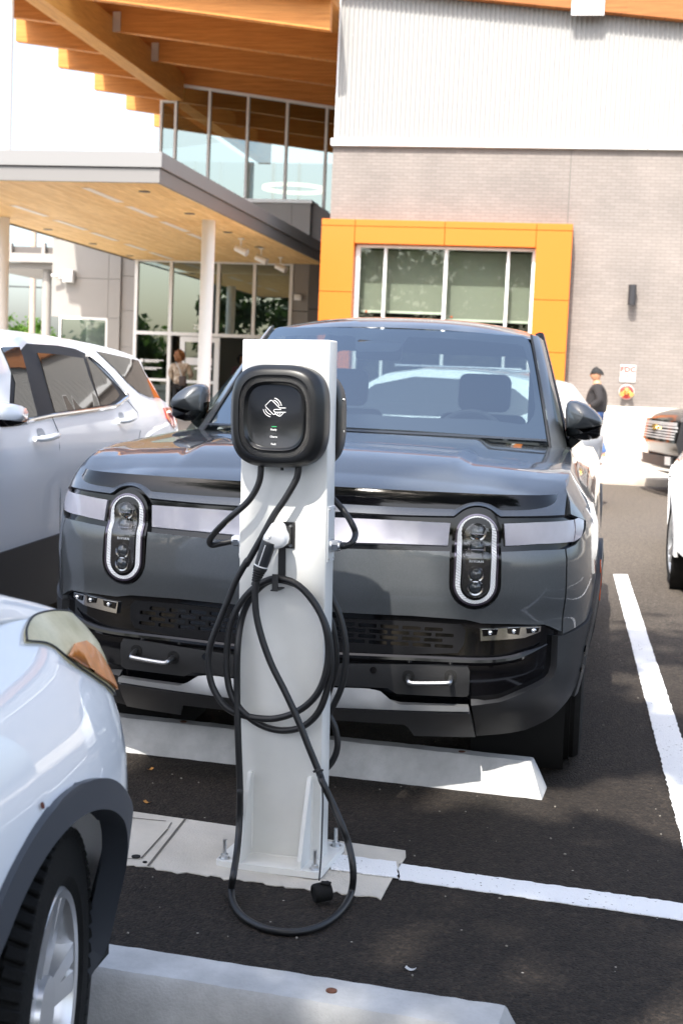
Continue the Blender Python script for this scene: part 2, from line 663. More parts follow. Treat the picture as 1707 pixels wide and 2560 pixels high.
# pebbles and litter scattered on the asphalt
g = G()
for _ in range(110):
    x, y = rnd.uniform(-1.5, 1.6), rnd.uniform(2.3, 7.0)
    r = rnd.uniform(.0016, .0045)
    box(g, (x, y, r*.6), (r*2, r*1.6, r*1.2), r*.4, rot=Matrix.Rotation(rnd.uniform(0, 3), 4, 'Z'))
g.put('scattered_grit', mat('pale_grit', (.22, .2, .17), .8), kind='stuff')
M_leaflet = mat('dry_leaf', (.42, .2, .05), .7)
for k, (p, lab) in enumerate(((c2_(803, 100), 'small dry orange leaf scrap on the asphalt just behind the concrete pad'),
                              (crop(0, 1440, 2.24)(842, 1083), 'curled orange leaf scrap on the asphalt close to the shaded wheel stop'),
                              (crop(1000, 1900, 2.218)(58, 1160), 'pale twisted scrap lying on dark asphalt beside the near wheel stop'))):
    x, y = on(p, 2, .004)[:2]
    g = G()
    a = rnd.uniform(0, 3)
    sheet(g, lambda u, v: (x + .014*(u*math.cos(a) - v*math.sin(a)*.5), y + .014*(u*math.sin(a) + v*math.cos(a)*.5), .003 + .006*u*u),
          np.linspace(-1, 1, 6), np.linspace(-1, 1, 4))
    g.put('leaf_scrap', M_leaflet if k < 2 else M_concw, label=lab, category='litter')

# wheel stops
def wheel_stop(label, x0, x1, y0, y1, h, depth, pin):
    """precast kerb from (x0, y0) to (x1, y1) (lower front edge), tapering ends"""
    o = thing('wheel_stop', label, 'wheel stop', Vector((x0, y0, 0)), 'concrete wheel stops')
    g = G()
    L = math.hypot(x1-x0, y1-y0)
    ang = math.atan2(y1-y0, x1-x0)
    T = Matrix.Rotation(ang, 4, 'Z')
    prof = [(0, .0), (.006, .022), (.028, h*.62), (.042, h-.012), (.054, h), (depth-.054, h), (depth-.042, h-.012), (depth-.02, h*.5), (depth, 0)]
    st = []
    for k in range(61):
        t = k/60
        x = L*t
        st.append([(min(max(x, z*.42), L-z*.42), y + rnd.uniform(-.0012, .0012), max(0, z + rnd.uniform(-.0012, .0012))) for y, z in prof])
    m = len(prof)
    vs = [T@Vector(p) for r in st for p in r]
    fs = [(i*m+j, (i+1)*m+j, (i+1)*m+j+1, i*m+j+1) for i in range(60) for j in range(m-1)]
    fs += [tuple(range(m)), tuple(range(60*m, 61*m))[::-1]]
    g.add(vs, fs)
    g.put('concrete_body', M_concw, o, ang=30)
    for px_ in pin:
        c = T@Vector((px_, depth*.5, h))
        g = G()
        cyl(g, c + Vector((0, 0, -.01)), c + Vector((0, 0, .0025)), .013)
        g.put('steel_pin', bpy.data.materials.get('rusty_steel') or mat('rusty_steel', (.13, .05, .025), .7, .3, var=.4, vscale=60), o)
    return o
wheel_stop('concrete wheel stop in front of the dark grey pickup, mostly in its shade', -1.90, -.068, 5.16, 5.015, .125, .17, (.40, 1.52))
wheel_stop('pale blue-white concrete wheel stop at the bottom edge, beside the white crossover wheel', -2.05, -.06, 2.995, 2.815, .125, .235, (.35, 1.56))
# ================================================================== the building
def brick_mat():
    m = mat('grey_brick', (.22, .2, .185), .8)
    n, l = m.node_tree.nodes, m.node_tree.links
    tc = n.new('ShaderNodeTexCoord')
    mp = n.new('ShaderNodeMapping')
    mp.inputs['Rotation'].default_value = (rad(90), 0, 0)
    l.new(tc.outputs['Object'], mp.inputs[0])
    t = n.new('ShaderNodeTexBrick')
    t.inputs['Scale'].default_value = 1
    t.inputs['Brick Width'].default_value = .2
    t.inputs['Row Height'].default_value = .0685
    t.inputs['Mortar Size'].default_value = .006
    t.inputs['Mortar Smooth'].default_value = .2
    t.inputs['Color1'].default_value = (.222, .199, .184, 1)
    t.inputs['Color2'].default_value = (.198, .177, .163, 1)
    t.inputs['Mortar'].default_value = (.160, .143, .131, 1)
    l.new(mp.outputs[0], t.inputs['Vector'])
    nz = n.new('ShaderNodeTexNoise')
    nz.inputs['Scale'].default_value = .8
    nz.inputs['Detail'].default_value = 6
    l.new(tc.outputs['Object'], nz.inputs['Vector'])
    r = n.new('ShaderNodeValToRGB')
    r.color_ramp.elements[0].position, r.color_ramp.elements[0].color = .35, (.86, .86, .86, 1)
    r.color_ramp.elements[1].position, r.color_ramp.elements[1].color = .7, (1.1, 1.09, 1.08, 1)
    l.new(nz.outputs['Fac'], r.inputs[0])
    x = n.new('ShaderNodeMix')
    x.data_type, x.blend_type = 'RGBA', 'MULTIPLY'
    x.inputs['Factor'].default_value = 1
    l.new(t.outputs['Color'], x.inputs['A'])
    l.new(r.outputs[0], x.inputs['B'])
    l.new(x.outputs['Result'], n['Principled BSDF'].inputs['Base Color'])
    bp = n.new('ShaderNodeBump')
    bp.inputs['Strength'].default_value = .6
    bp.inputs['Distance'].default_value = .008
    bp.invert = True
    l.new(t.outputs['Fac'], bp.inputs['Height'])
    l.new(bp.outputs[0], n['Principled BSDF'].inputs['Normal'])
    return m

def plank_mat(name, c1, c2, width, length, rot, streak):
    m = mat(name, c1, .55, spec=.3)
    n, l = m.node_tree.nodes, m.node_tree.links
    tc = n.new('ShaderNodeTexCoord')
    mp = n.new('ShaderNodeMapping')
    mp.inputs['Rotation'].default_value = rot
    l.new(tc.outputs['Object'], mp.inputs[0])
    t = n.new('ShaderNodeTexBrick')
    t.inputs['Scale'].default_value = 1
    t.inputs['Brick Width'].default_value = length
    t.inputs['Row Height'].default_value = width
    t.inputs['Mortar Size'].default_value = width*.035
    t.inputs['Color1'].default_value = (*c1, 1)
    t.inputs['Color2'].default_value = (*c2, 1)
    t.inputs['Mortar'].default_value = (*[v*.62 for v in c2], 1)
    t.offset = .37
    l.new(mp.outputs[0], t.inputs['Vector'])
    ms = n.new('ShaderNodeMapping')
    ms.inputs['Scale'].default_value = streak
    l.new(tc.outputs['Object'], ms.inputs[0])
    nz = n.new('ShaderNodeTexNoise')
    nz.inputs['Scale'].default_value = 3
    nz.inputs['Detail'].default_value = 6
    l.new(ms.outputs[0], nz.inputs['Vector'])
    r = n.new('ShaderNodeValToRGB')
    r.color_ramp.elements[0].position, r.color_ramp.elements[0].color = .3, (.72, .66, .6, 1)
    r.color_ramp.elements[1].position, r.color_ramp.elements[1].color = .72, (1.15, 1.15, 1.15, 1)
    l.new(nz.outputs['Fac'], r.inputs[0])
    x = n.new('ShaderNodeMix')
    x.data_type, x.blend_type = 'RGBA', 'MULTIPLY'
    x.inputs['Factor'].default_value = .8
    l.new(t.outputs['Color'], x.inputs['A'])
    l.new(r.outputs[0], x.inputs['B'])
    l.new(x.outputs['Result'], n['Principled BSDF'].inputs['Base Color'])
    return m
M_brick = brick_mat()
M_glulam = plank_mat('glulam_timber', (.62, .27, .07), (.54, .22, .052), .045, 6.0, (rad(90), 0, 0), (.6, 14, 14))
M_glulamY = plank_mat('glulam_girder_timber', (.62, .32, .085), (.54, .27, .065), .045, 6.0, (rad(90), 0, rad(90)), (14, .6, 14))
M_deck = plank_mat('roof_deck_timber', (.60, .28, .08), (.52, .23, .06), .14, 3.5, (0, 0, rad(90)), (14, .6, 14))
M_soffit = plank_mat('pale_wood_soffit', (.95, .66, .31), (.83, .53, .21), .11, 1.6, (0, 0, rad(90)), (16, .7, 16))
M_corr = mat('white_corrugated_metal', (.305, .305, .30), .5, .0)
M_flash = mat('white_metal_flashing', (.74, .75, .75), .35, .1)
M_fascia = mat('silver_grey_fascia', (.20, .195, .19), .4, .3)
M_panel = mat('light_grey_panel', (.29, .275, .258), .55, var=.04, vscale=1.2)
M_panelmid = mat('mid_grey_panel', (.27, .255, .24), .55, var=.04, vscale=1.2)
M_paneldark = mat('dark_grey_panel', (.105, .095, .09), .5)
M_orange = mat('orange_metal_panel', (.56, .136, .006), .45)
M_lime = mat('limestone_base', (.62, .58, .5), .8, var=.05, vscale=2)
M_colw = mat('white_column_paint', (.80, .79, .76), .4)
M_shade = mat('roller_shade_cloth', (.22, .235, .20), .8)
M_shadehem = mat('roller_shade_hem', (.6, .64, .58), .6)
M_steelgrey = mat('galvanised_plate', (.62, .63, .63), .4, .5)
M_lit = mat('linear_lamp_diffuser', (.8, .74, .68), .5)

B = thing('store_building', 'grey brick building with white corrugated metal above, timber roof and glazed lobby', 'building', Vector((-5.6, 30, 0)))
BO = Vector((-5.6, 30, 0))
class GB(G):
    """a mesh gathered in world coordinates and parented to the building"""
    def put(s, name, m, parent=None, **k):
        par = parent or B
        off = Vector((0, 0, 0))
        q = par
        while q is not None:
            off += Vector(q.location)
            q = q.parent
        s.v = [tuple(Vector(v)-off) for v in s.v]
        o = super().put(name, m, par, **k)
        return o
def pane(g, x0, x1, y, z0, z1): g.add([(x0, y, z0), (x1, y, z0), (x1, y, z1), (x0, y, z1)], [(0, 1, 2, 3)])
def ztop(x): return 9.87 - .1018*(x+5.6)
def zroof(x): return 9.55 - .128*(x+11.63)          # underside of the purlins

g = GB(); bx(g, -5.66, -4.99, 30, 30.35, .14, 6.56); bx(g, -1.21, 14, 30, 30.35, 1.23, 6.56); bx(g, -4.99, -1.21, 30, 30.35, 4.42, 6.56); bx(g, -4.99, -1.21, 30, 30.35, .14, .94); g.put('brick_wall', M_brick, smooth=False)
g = GB(); bx(g, -.57, -.55, 29.994, 30.02, 4.98, 6.555); g.put('control_joint', M_paneldark, smooth=False)
g = GB()
bx(g, -.44, 14, 29.93, 30.3, .14, 1.225, .006)
for xj in (1.02, 2.5, 4.0): bx(g, xj-.004, xj+.004, 29.926, 29.95, .14, 1.22)
g.put('limestone_base', M_lime)
g = GB(); bx(g, -5.70, 1.0, 29.90, 30.3, 6.565, 6.72, .008); bx(g, 1.012, 14, 29.90, 30.3, 6.565, 6.72, .008); g.put('flashing', M_flash)
# corrugated cladding, real ribs of 0.1 m
g = GB()
pts = []
x = -5.6
while x < 14:
    for dx, dy in ((0, 0), (.042, 0), (.062, -.034), (.082, -.034)): pts.append((x+dx, 29.98+dy))
    x += .1
vs, fs = [], []
for i, (xx, yy) in enumerate(pts): vs += [(xx, yy, 6.72), (xx, yy, ztop(xx))]
for i in range(len(pts)-1): fs.append((2*i, 2*i+2, 2*i+3, 2*i+1))
g.add(vs, fs)
g.put('corrugated_cladding', M_corr, smooth=False)
g = GB()
bx(g, -5.63, -5.6, 29.93, 30.3, 6.73, ztop(-5.6), .004)
g.put('corner_trim', M_flash)
g = GB()
for xx in np.arange(-5.4, 9, .3):
    for zz in (7.5, 8.9):
        cyl(g, (xx+.075, 29.945, zz), (xx+.075, 29.957, zz), .008, n=6)
g.put('cladding_screws', M_steelgrey, kind='stuff')
g = GB(); g.add([(-5.58, 30.02, 6.7), (14, 30.02, 6.7), (14, 30.02, ztop(14)), (-5.58, 30.02, ztop(-5.58)), (-5.58, 34, 6.7), (-5.58, 34, ztop(-5.58)), (14, 34, 6.7), (14, 34, ztop(14))],
              [(0, 1, 2, 3), (4, 0, 3, 5), (4, 5, 7, 6), (1, 6, 7, 2)]); g.put('inner_wall', M_panelmid, smooth=False)
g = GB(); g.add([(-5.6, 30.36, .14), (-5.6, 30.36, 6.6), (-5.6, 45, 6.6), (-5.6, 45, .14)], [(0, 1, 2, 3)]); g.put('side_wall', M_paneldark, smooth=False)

# orange surround of the window
def opanel(g, x0, x1, z0, z1, y0=29.55): bx(g, x0+.006, x1-.006, y0, 29.99, z0+.006, z1-.006, .004)
g = GB()
for x0, x1 in ((-5.76, -5.03), (-5.03, -3.10), (-3.10, -1.18), (-1.18, -.43)): opanel(g, x0, x1, 4.82, 4.97)
for x0, x1 in ((-5.03, -3.10), (-3.10, -1.18)): opanel(g, x0, x1, 4.46, 4.82)
opanel(g, -5.76, -5.03, 3.42, 4.82); opanel(g, -5.76, -5.03, 1.75, 3.42); opanel(g, -5.76, -5.03, .14, 1.75)
opanel(g, -1.18, -.43, 3.38, 4.82); opanel(g, -1.18, -.43, 2.29, 3.38); opanel(g, -1.18, -.43, .14, 2.29)
opanel(g, -5.03, -1.18, .14, .9)
g.put('orange_surround', M_orange, ang=20)
g = GB()
bx(g, -5.74, -5.045, 29.6, 29.985, .15, 4.955); bx(g, -1.165, -.45, 29.6, 29.985, .15, 4.955); bx(g, -5.04, -1.17, 29.6, 29.985, 4.475, 4.955)
g.put('surround_core', mat('orange_shadow_gap', (.45, .16, .008), .5), smooth=False)
# the window itself
wf = GB()
zt, zb = 4.40, .95
for xm, w in ((-4.98, .10), (-4.38, .06), (-3.07, .07), (-1.75, .06), (-1.215, .07)): bx(wf, xm-w/2, xm+w/2, 29.78, 29.93, zb, zt, .006)
bx(wf, -5.02, -1.18, 29.775, 29.935, zt, zt+.055, .006)
bx(wf, -5.02, -1.18, 29.775, 29.935, zb-.06, zb, .006)
wfo = wf.put('window_frame', M_white_frame)
for a, b_ in ((-4.93, -4.41), (-4.35, -3.105), (-3.035, -1.78), (-1.72, -1.25)):
    g = GB(); pane(g, a, b_, 29.853, zb, zt); g.put('window_pane', M_winclear, wfo, smooth=False)
    g = GB(); bx(g, a-.03, b_+.03, 30.15, 30.154, 3.06 if a < -3.2 else 2.93, zt-.02); so = g.put('roller_shade', M_shade, wfo, smooth=False)
g = GB()
for a, b_, z in ((-4.93, -4.41, 3.03), (-4.35, -3.105, 3.03), (-3.035, -1.78, 2.9), (-1.72, -1.25, 2.9)): bx(g, a, b_, 30.142, 30.165, z, z+.05)
g.put('shade_hem_bar', M_shadehem, wfo, smooth=False)
M_tag = mat('red_tag', (.7, .12, .03), .6)
for xx in (-4.8, -2.93):
    g = GB(); bx(g, xx-.02, xx+.02, 30.12, 30.135, 3.03 if xx < -4 else 2.97, 3.07 if xx < -4 else 3.01); g.put('shade_tag', M_tag, wfo, smooth=False)
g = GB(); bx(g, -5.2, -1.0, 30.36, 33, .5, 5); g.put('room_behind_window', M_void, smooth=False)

# ---- lobby: upper glazing in plane y = 38
XM = (-12.08, -11.66, -10.69, -9.59, -8.48, -7.37, -6.3, -5.4)
def gtop(x): return 9.55 - .134*(x+11.63)
cw = GB()
for xm in XM:
    t = gtop(xm) if xm > -12 else 9.07
    if xm == -11.66: t = 9.1
    bx(cw, xm-.035, xm+.035, 37.93, 38.07, 4.7, t)
vs = []
for x0, x1 in ((-11.66, -5.4),):
    for yy in (37.92, 38.08):
        for xx in (x0, x1): vs += [(xx, yy, gtop(xx)-.05), (xx, yy, gtop(xx)+.02)]
cw.add(vs, [(0, 2, 3, 1), (4, 5, 7, 6), (0, 4, 6, 2), (1, 3, 7, 5), (0, 1, 5, 4), (2, 6, 7, 3)])
bx(cw, -12.115, -11.62, 37.92, 38.08, 9.05, 9.10)
cwo = cw.put('upper_window_frame', M_white_frame, smooth=False)
for a, b_ in zip(XM[:-1], XM[1:]):
    g = GB()
    ta, tb = (9.06, 9.06) if a < -12 else (gtop(a)-.03, gtop(b_)-.03)
    y = 38.0
    g.add([(a+.03, y, 4.7), (b_-.03, y, 4.7), (b_-.03, y, tb), (a+.03, y, ta)], [(0, 1, 2, 3)])
    g.put('window_pane', M_bldglass, cwo, smooth=False)
# far glazing of the lobby, the left return and the floor slab between them
g = GB()
for xx in np.arange(-12.05, -5, .92): bx(g, xx-.05, xx+.05, 47.9, 48.1, 4.5, 9.0)
bx(g, -12.1, -5, 47.9, 48.1, 6.95, 7.03)
bk = g.put('rear_window_frame', M_white_frame, smooth=False)
M_rear = glass('rear_lobby_glass', (.22, .26, .275), 1.0)
g = GB(); g.add([(-12.05, 48, 4.5), (-5, 48, 4.5), (-5, 48, 9.0), (-12.05, 48, 9.0)], [(0, 1, 2, 3)]); g.put('window_pane', M_rear, bk, smooth=False)
g = GB(); g.add([(-12.08, 38.05, 4.7), (-12.08, 47.9, 4.7), (-12.08, 47.9, 9.07), (-12.08, 38.05, 9.07)], [(0, 1, 2, 3)]); g.put('side_window_pane', M_rear, bk, smooth=False)
g = GB(); bx(g, -12.1, -5.62, 37.1, 50, 4.62, 4.68); g.put('upper_floor', M_panelmid, smooth=False)
# grey parapet box below the upper glazing, dark recess beside it
g = GB()
bx(g, -9.75, -9.16, 36.8, 37.6, 5.0, 6.2); bx(g, -9.15, -8.0, 36.8, 37.6, 5.0, 6.2); bx(g, -7.99, -7.49, 36.8, 37.6, 5.0, 6.2)
g.put('parapet_panel', M_panel, smooth=False)
g = GB(); bx(g, -9.8, -7.45, 36.74, 37.7, 6.2, 6.29); g.put('parapet_cap', M_flash, smooth=False)
g = GB(); g.add([(-7.47, 36.95, .36), (-5.5, 36.95, .36), (-5.5, 36.95, 5.0), (-7.47, 36.95, 6.28)], [(0, 1, 2, 3)]); g.put('recess_wall', M_paneldark, smooth=False)  # darker panel colour paints in the shade under the roof
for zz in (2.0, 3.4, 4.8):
    g = GB(); bx(g, -7.47, -5.5, 36.94, 36.96, zz, zz+.02); g.put('recess_joint', M_void, smooth=False)

# ---- lobby: entrance glazing in plane y = 37
ef = GB()
for xm, z0 in ((-12.33, .36), (-11.34, .36), (-10.0, 2.6), (-8.99, .36), (-7.97, .36)): bx(ef, xm-.045, xm+.045, 36.93, 37.07, z0, 4.6)
bx(ef, -12.33, -7.97, 36.925, 37.075, 4.56, 4.64); bx(ef, -12.33, -7.97, 36.925, 37.075, 2.57, 2.66)
bx(ef, -12.33, -11.34, 36.925, 37.075, 1.30, 1.37)
efo = ef.put('entrance_frame', M_white_frame, smooth=False)
for a, b_, z0, z1 in ((-12.29, -11.38, 2.66, 4.56), (-11.3, -10.04, 2.66, 4.56), (-9.96, -9.03, 2.66, 4.56), (-8.95, -8.01, 2.66, 4.56),
                      (-12.29, -11.38, 1.37, 2.57), (-12.29, -11.38, .36, 1.30), (-8.95, -8.01, .36, 2.57)):
    g = GB(); pane(g, a, b_, 37.0, z0, z1); g.put('window_pane', M_bldglass, efo, smooth=False)
g = GB()
for zz, w_ in ((1.87, .55), (1.83, .42), (1.66, .5), (1.62, .36)): bx(g, -12.05, -12.05+w_, 36.985, 36.994, zz-.012, zz+.012)
for zz in (1.85, 1.64): cyl(g, (-12.13, 36.985, zz), (-12.13, 36.994, zz), .05)
g.put('window_lettering', mat('white_vinyl', (.8, .8, .8), .6), efo, smooth=False)
g = GB(); text_mesh(g, '220', .17, frame((-10.55, 36.99, 2.82), (1, 0, 0), (0, 0, 1))); g.put('street_number', M_whitepaint, efo, smooth=False)
D_ = GB()
bx(D_, -11.02, -10.88, 36.9, 37.0, .37, 2.55); bx(D_, -10.04, -9.9, 36.9, 37.0, .37, 2.55)
bx(D_, -10.88, -10.04, 36.9, 37.0, 2.41, 2.55); bx(D_, -10.88, -10.04, 36.9, 37.0, .37, .62); bx(D_, -10.88, -10.04, 36.91, 36.99, 1.28, 1.36)
door = D_.put('entrance_door', M_white_frame, smooth=False)
g = GB(); pane(g, -10.88, -10.04, 36.947, .62, 2.41); g.put('window_pane', M_bldglass, door, smooth=False)
g = GB(); bx(g, -10.86, -10.1, 36.93, 36.938, 1.78, 1.98); bx(g, -10.6, -10.1, 36.93, 36.938, 1.66, 1.72); g.put('door_sign', mat('white_vinyl_sign', (.75, .75, .75), .6), door, smooth=False)
g = GB(); bx(g, -9.02, -8.96, 36.2, 36.92, .37, 2.55); g.put('open_door_leaf', M_panelmid, smooth=False)
M_lobby = mat('lobby_wall', (.16, .155, .13), .8)
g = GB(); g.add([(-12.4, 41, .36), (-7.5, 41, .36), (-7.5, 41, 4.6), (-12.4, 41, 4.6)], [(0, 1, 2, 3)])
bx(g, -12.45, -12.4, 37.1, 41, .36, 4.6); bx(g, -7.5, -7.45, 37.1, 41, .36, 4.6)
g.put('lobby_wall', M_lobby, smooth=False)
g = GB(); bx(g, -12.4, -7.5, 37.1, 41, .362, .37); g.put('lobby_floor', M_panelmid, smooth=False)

# panels beside the entrance
g = GB(); bx(g, -7.93, -7.48, 36.96, 37.2, 3.35, 4.66); bx(g, -7.93, -7.48, 36.96, 37.2, .36, 3.33); g.put('pier_panel', M_panelmid, smooth=False)
g = GB()
for z0, z1 in ((2.98, 4.05), (4.06, 5.1), (5.11, 6.4)):
    bx(g, -14.79, -13.15, 36.98, 37.25, z0, z1)
    bx(g, -13.14, -12.80, 36.98, 37.25, z0, z1)
bx(g, -13.14, -12.80, 36.98, 37.25, .36, 2.97)
g.put('wall_panel', M_panel, smooth=False)
g = GB()
for z0, z1 in ((.36, 2.2), (2.21, 3.2), (3.21, 4.15), (4.16, 5.2)): bx(g, -12.79, -12.40, 37.06, 37.3, z0, z1)
g.put('return_panel', M_panelmid, smooth=False)
g = GB(); bx(g, -14.55, -14.50, 36.97, 37.1, .9, 2.97); bx(g, -13.2, -13.14, 36.97, 37.1, .9, 2.97); bx(g, -14.55, -13.14, 36.96, 37.11, 2.92, 2.98)
sw = g.put('side_window_frame', M_white_frame, smooth=False)
g = GB(); pane(g, -14.5, -13.2, 37.02, .9, 2.92); g.put('window_pane', M_bldglass, sw, smooth=False)
g = GB(); bx(g, -14.5, -13.2, 39, 39.05, .4, 2.95); g.put('side_room_wall', mat('pale_room_wall', (.5, .52, .48), .8), smooth=False)

# ---- timber roof: deck, purlins across, girder underneath
roof = GB()
x0, x1, y0, y1 = -14.9, -5.64, 28.65, 47.6
roof.add([(x0, y0, zroof(x0)+.62), (x1, y0, zroof(x1)+.62), (x1, y1, zroof(x1)+.62), (x0, y1, zroof(x0)+.62),
          (x0, y0, zroof(x0)+.9), (x1, y0, zroof(x1)+.9), (x1, y1, zroof(x1)+.9), (x0, y1, zroof(x0)+.9)],
         [(0, 1, 2, 3), (7, 6, 5, 4), (0, 4, 5, 1), (1, 5, 6, 2), (2, 6, 7, 3), (3, 7, 4, 0)])
roof.add([(-5.64, 29.5, ztop(-5.64)+.9), (14, 29.5, ztop(14)+.9), (14, 47, ztop(14)+.9), (-5.64, 47, ztop(-5.64)+.9)], [(0, 1, 2, 3)])
ro = roof.put('roof', M_deck, smooth=False)
def purlin(g, y, xa, xb, w=.22, h=.62, dz=0.):
    v = []
    for xx in (xa, xb):
        for yy in (y-w/2, y+w/2): v += [(xx, yy, zroof(xx)+dz), (xx, yy, zroof(xx)+h-.004)]
    g.add(v, [(0, 1, 3, 2), (4, 6, 7, 5), (0, 2, 6, 4), (1, 5, 7, 3), (0, 4, 5, 1), (2, 3, 7, 6)])
for y in (29.2, 32.15, 35.1, 38.05, 41.0, 43.95, 46.9):
    g = GB(); purlin(g, y, -15.15, -5.66 if y < 36 else 2); g.put('purlin', M_glulam, ro, smooth=False)
g = GB()
vs = [(-11.85, 27.2, 9.08), (-11.43, 27.2, 9.08), (-11.43, 37.9, 9.08), (-11.85, 37.9, 9.08)]
g.add(vs + [(a, b_, zroof(a)+.3) for a, b_, _ in vs], [(0, 3, 2, 1), (0, 1, 5, 4), (1, 2, 6, 5), (2, 3, 7, 6), (3, 0, 4, 7)])
g.put('girder', M_glulamY, ro, smooth=False)
for y in (32.15, 35.1):
    g = GB(); bx(g, -11.425, -11.25, y-.17, y-.115, zroof(-11.4)-.03, zroof(-11.4)+.42); g.put('steel_hanger', M_steelgrey, ro, smooth=False)
# eave beam above the corrugated wall, with its steel connection plate
g = GB()
v = []
for xx in (-5.64, 14):
    for yy in (29.70, 29.93): v += [(xx, yy, ztop(xx)), (xx, yy, ztop(xx)+.9)]
g.add(v, [(0, 1, 3, 2), (4, 6, 7, 5), (0, 2, 6, 4), (1, 5, 7, 3), (0, 4, 5, 1), (2, 3, 7, 6)])
g.put('eave_beam', plank_mat('weathered_glulam', (.34, .13, .035), (.29, .105, .027), .045, 6.0, (rad(90), 0, 0), (.6, 14, 14)), ro, smooth=False)  # glulam colour darkened here to offset the direct sun on the beam
g = GB(); bx(g, -.72, -.05, 29.66, 29.697, 9.22, 9.72, .004); pl = g.put('connection_plate', M_steelgrey, ro)
g = GB()
for xx in (-.6, -.17):
    for zz in (9.36, 9.6): cyl(g, (xx, 29.64, zz), (xx, 29.66, zz), .022, n=10)
g.put('bolt', M_zinc, pl)
# the round column that carries the girder and rises past the canopy
g = GB(); cyl(g, (-12.12, 27.5, .36), (-12.12, 27.5, 9.1), .155, n=32, cap=False); g.put('tall_round_column', M_colw)

# ---- entrance canopy
CN = thing('entrance_canopy', 'flat entrance canopy with silver fascia, pale wood soffit and white round columns', 'canopy', Vector((-7, 22, 0)))
class GC(GB):
    def put(s, name, m, parent=None, **k): return GB.put(s, name, m, parent or CN, **k)
cx0, cx1, cy0, cy1 = -12.45, -6.95, 21.85, 36.9
g = GC(); bx(g, cx0+.06, cx1-.06, cy0+.06, cy1, 4.6, 4.64); g.put('soffit', M_soffit, smooth=False)
g = GC()
bx(g, cx0, cx1, cy0, cy0+.05, 4.57, 4.80, .004); bx(g, cx1-.05, cx1, cy0+.052, cy1, 4.57, 4.80, .004); bx(g, cx0, cx0+.05, cy0+.052, cy1, 4.57, 4.80, .004)
g.put('lower_fascia', M_fascia)
g = GC()
bx(g, cx0-.04, cx1+.04, cy0-.04, cy0+.05, 4.812, 5.06, .004); bx(g, cx1-.05, cx1+.04, cy0+.052, cy1, 4.812, 5.06, .004); bx(g, cx0-.04, cx0+.05, cy0+.052, cy1, 4.812, 5.06, .004)
g.put('upper_fascia', mat('pale_silver_fascia', (.23, .23, .23), .4, .2))
g = GC(); bx(g, cx0+.05, cx1-.05, cy0+.05, cy1, 4.9, 4.98); g.put('canopy_roof', M_panelmid, smooth=False)
g = GC(); cyl(g, (-7.6, 27.2, .36), (-7.6, 27.2, 4.6), .135, n=32, cap=False); g.put('round_column', M_colw)
def sp(x, y, z=4.6): return on(crop(0, 0, 1.8233)(x, y), 2, z)
for row in (((390, 855), (550, 920)), ((580, 940), (715, 990)), ((740, 1010), (855, 1055)), ((870, 1065), (945, 1100)), ((65, 935), (210, 985)), ((260, 1003), (390, 1047)),
            ((425, 1060), (530, 1096)), ((570, 1112), (670, 1140)), ((690, 1150), (780, 1180))):
    a, b_ = sp(*row[0]), sp(*row[1])
    xm = (a[0]+b_[0])/2
    g = GC(); bx(g, xm-.07, xm+.07, a[1], b_[1], 4.592, 4.6); g.put('linear_lamp', M_lit, smooth=False)
for q in ((660, 872), (865, 973), (1040, 1058), (1180, 1125), (220, 1045), (425, 1110), (592, 1165)):
    a = sp(*q)
    g = GC(); lathe(g, [(.0, 4.585), (.075, 4.585), (.1, 4.588), (.1, 4.6)], Matrix.Translation((a[0], a[1], 0))@Matrix.Rotation(rad(-90), 4, 'Y'), n=20); g.put('downlight', M_paneldark)
# white spotlights hanging from the soffit
for q in ((1100, 1085), (1192, 1130), (1280, 1172)):
    a = sp(*q)
    s = thing('spotlight', '', 'spotlight', Vector(a), 'white spotlights under the canopy')
    g = G(); cyl(g, (0, 0, 0), (0, 0, -.22), .02, n=10); bx(g, -.06, .06, -.06, .06, -.03, 0, .005); g.put('stem', M_colw, s)
    g = G(); cyl(g, (-.12, 0, -.22), (.16, -.06, -.33), .07, .085, n=16); g.put('lamp_head', M_colw, s)
    s['label'] = {1100: 'white spotlight under the canopy nearest its round column', 1192: 'middle white spotlight of the three under the canopy edge',
                  1280: 'white spotlight under the canopy closest to the dark recessed wall'}[q[0]]
# ring pendant inside the lobby
g = G()
lathe(g, [(.88, -.05), (.95, -.05), (.95, .05), (.88, .05), (.88, -.05)], Matrix.Rotation(rad(-90), 4, 'Y'), n=64)
rp = on(crop(0, 0, 1.8233)(1340, 860), 1, 41)
o = g.put('ring_lamp', mat('lit_ring_diffuser', (.8, .75, .6), .5, emit=(1, .85, .6), estr=.9), ang=50, label='glowing circular pendant lamp inside the glazed upper lobby', category='pendant lamp')
o.location = rp
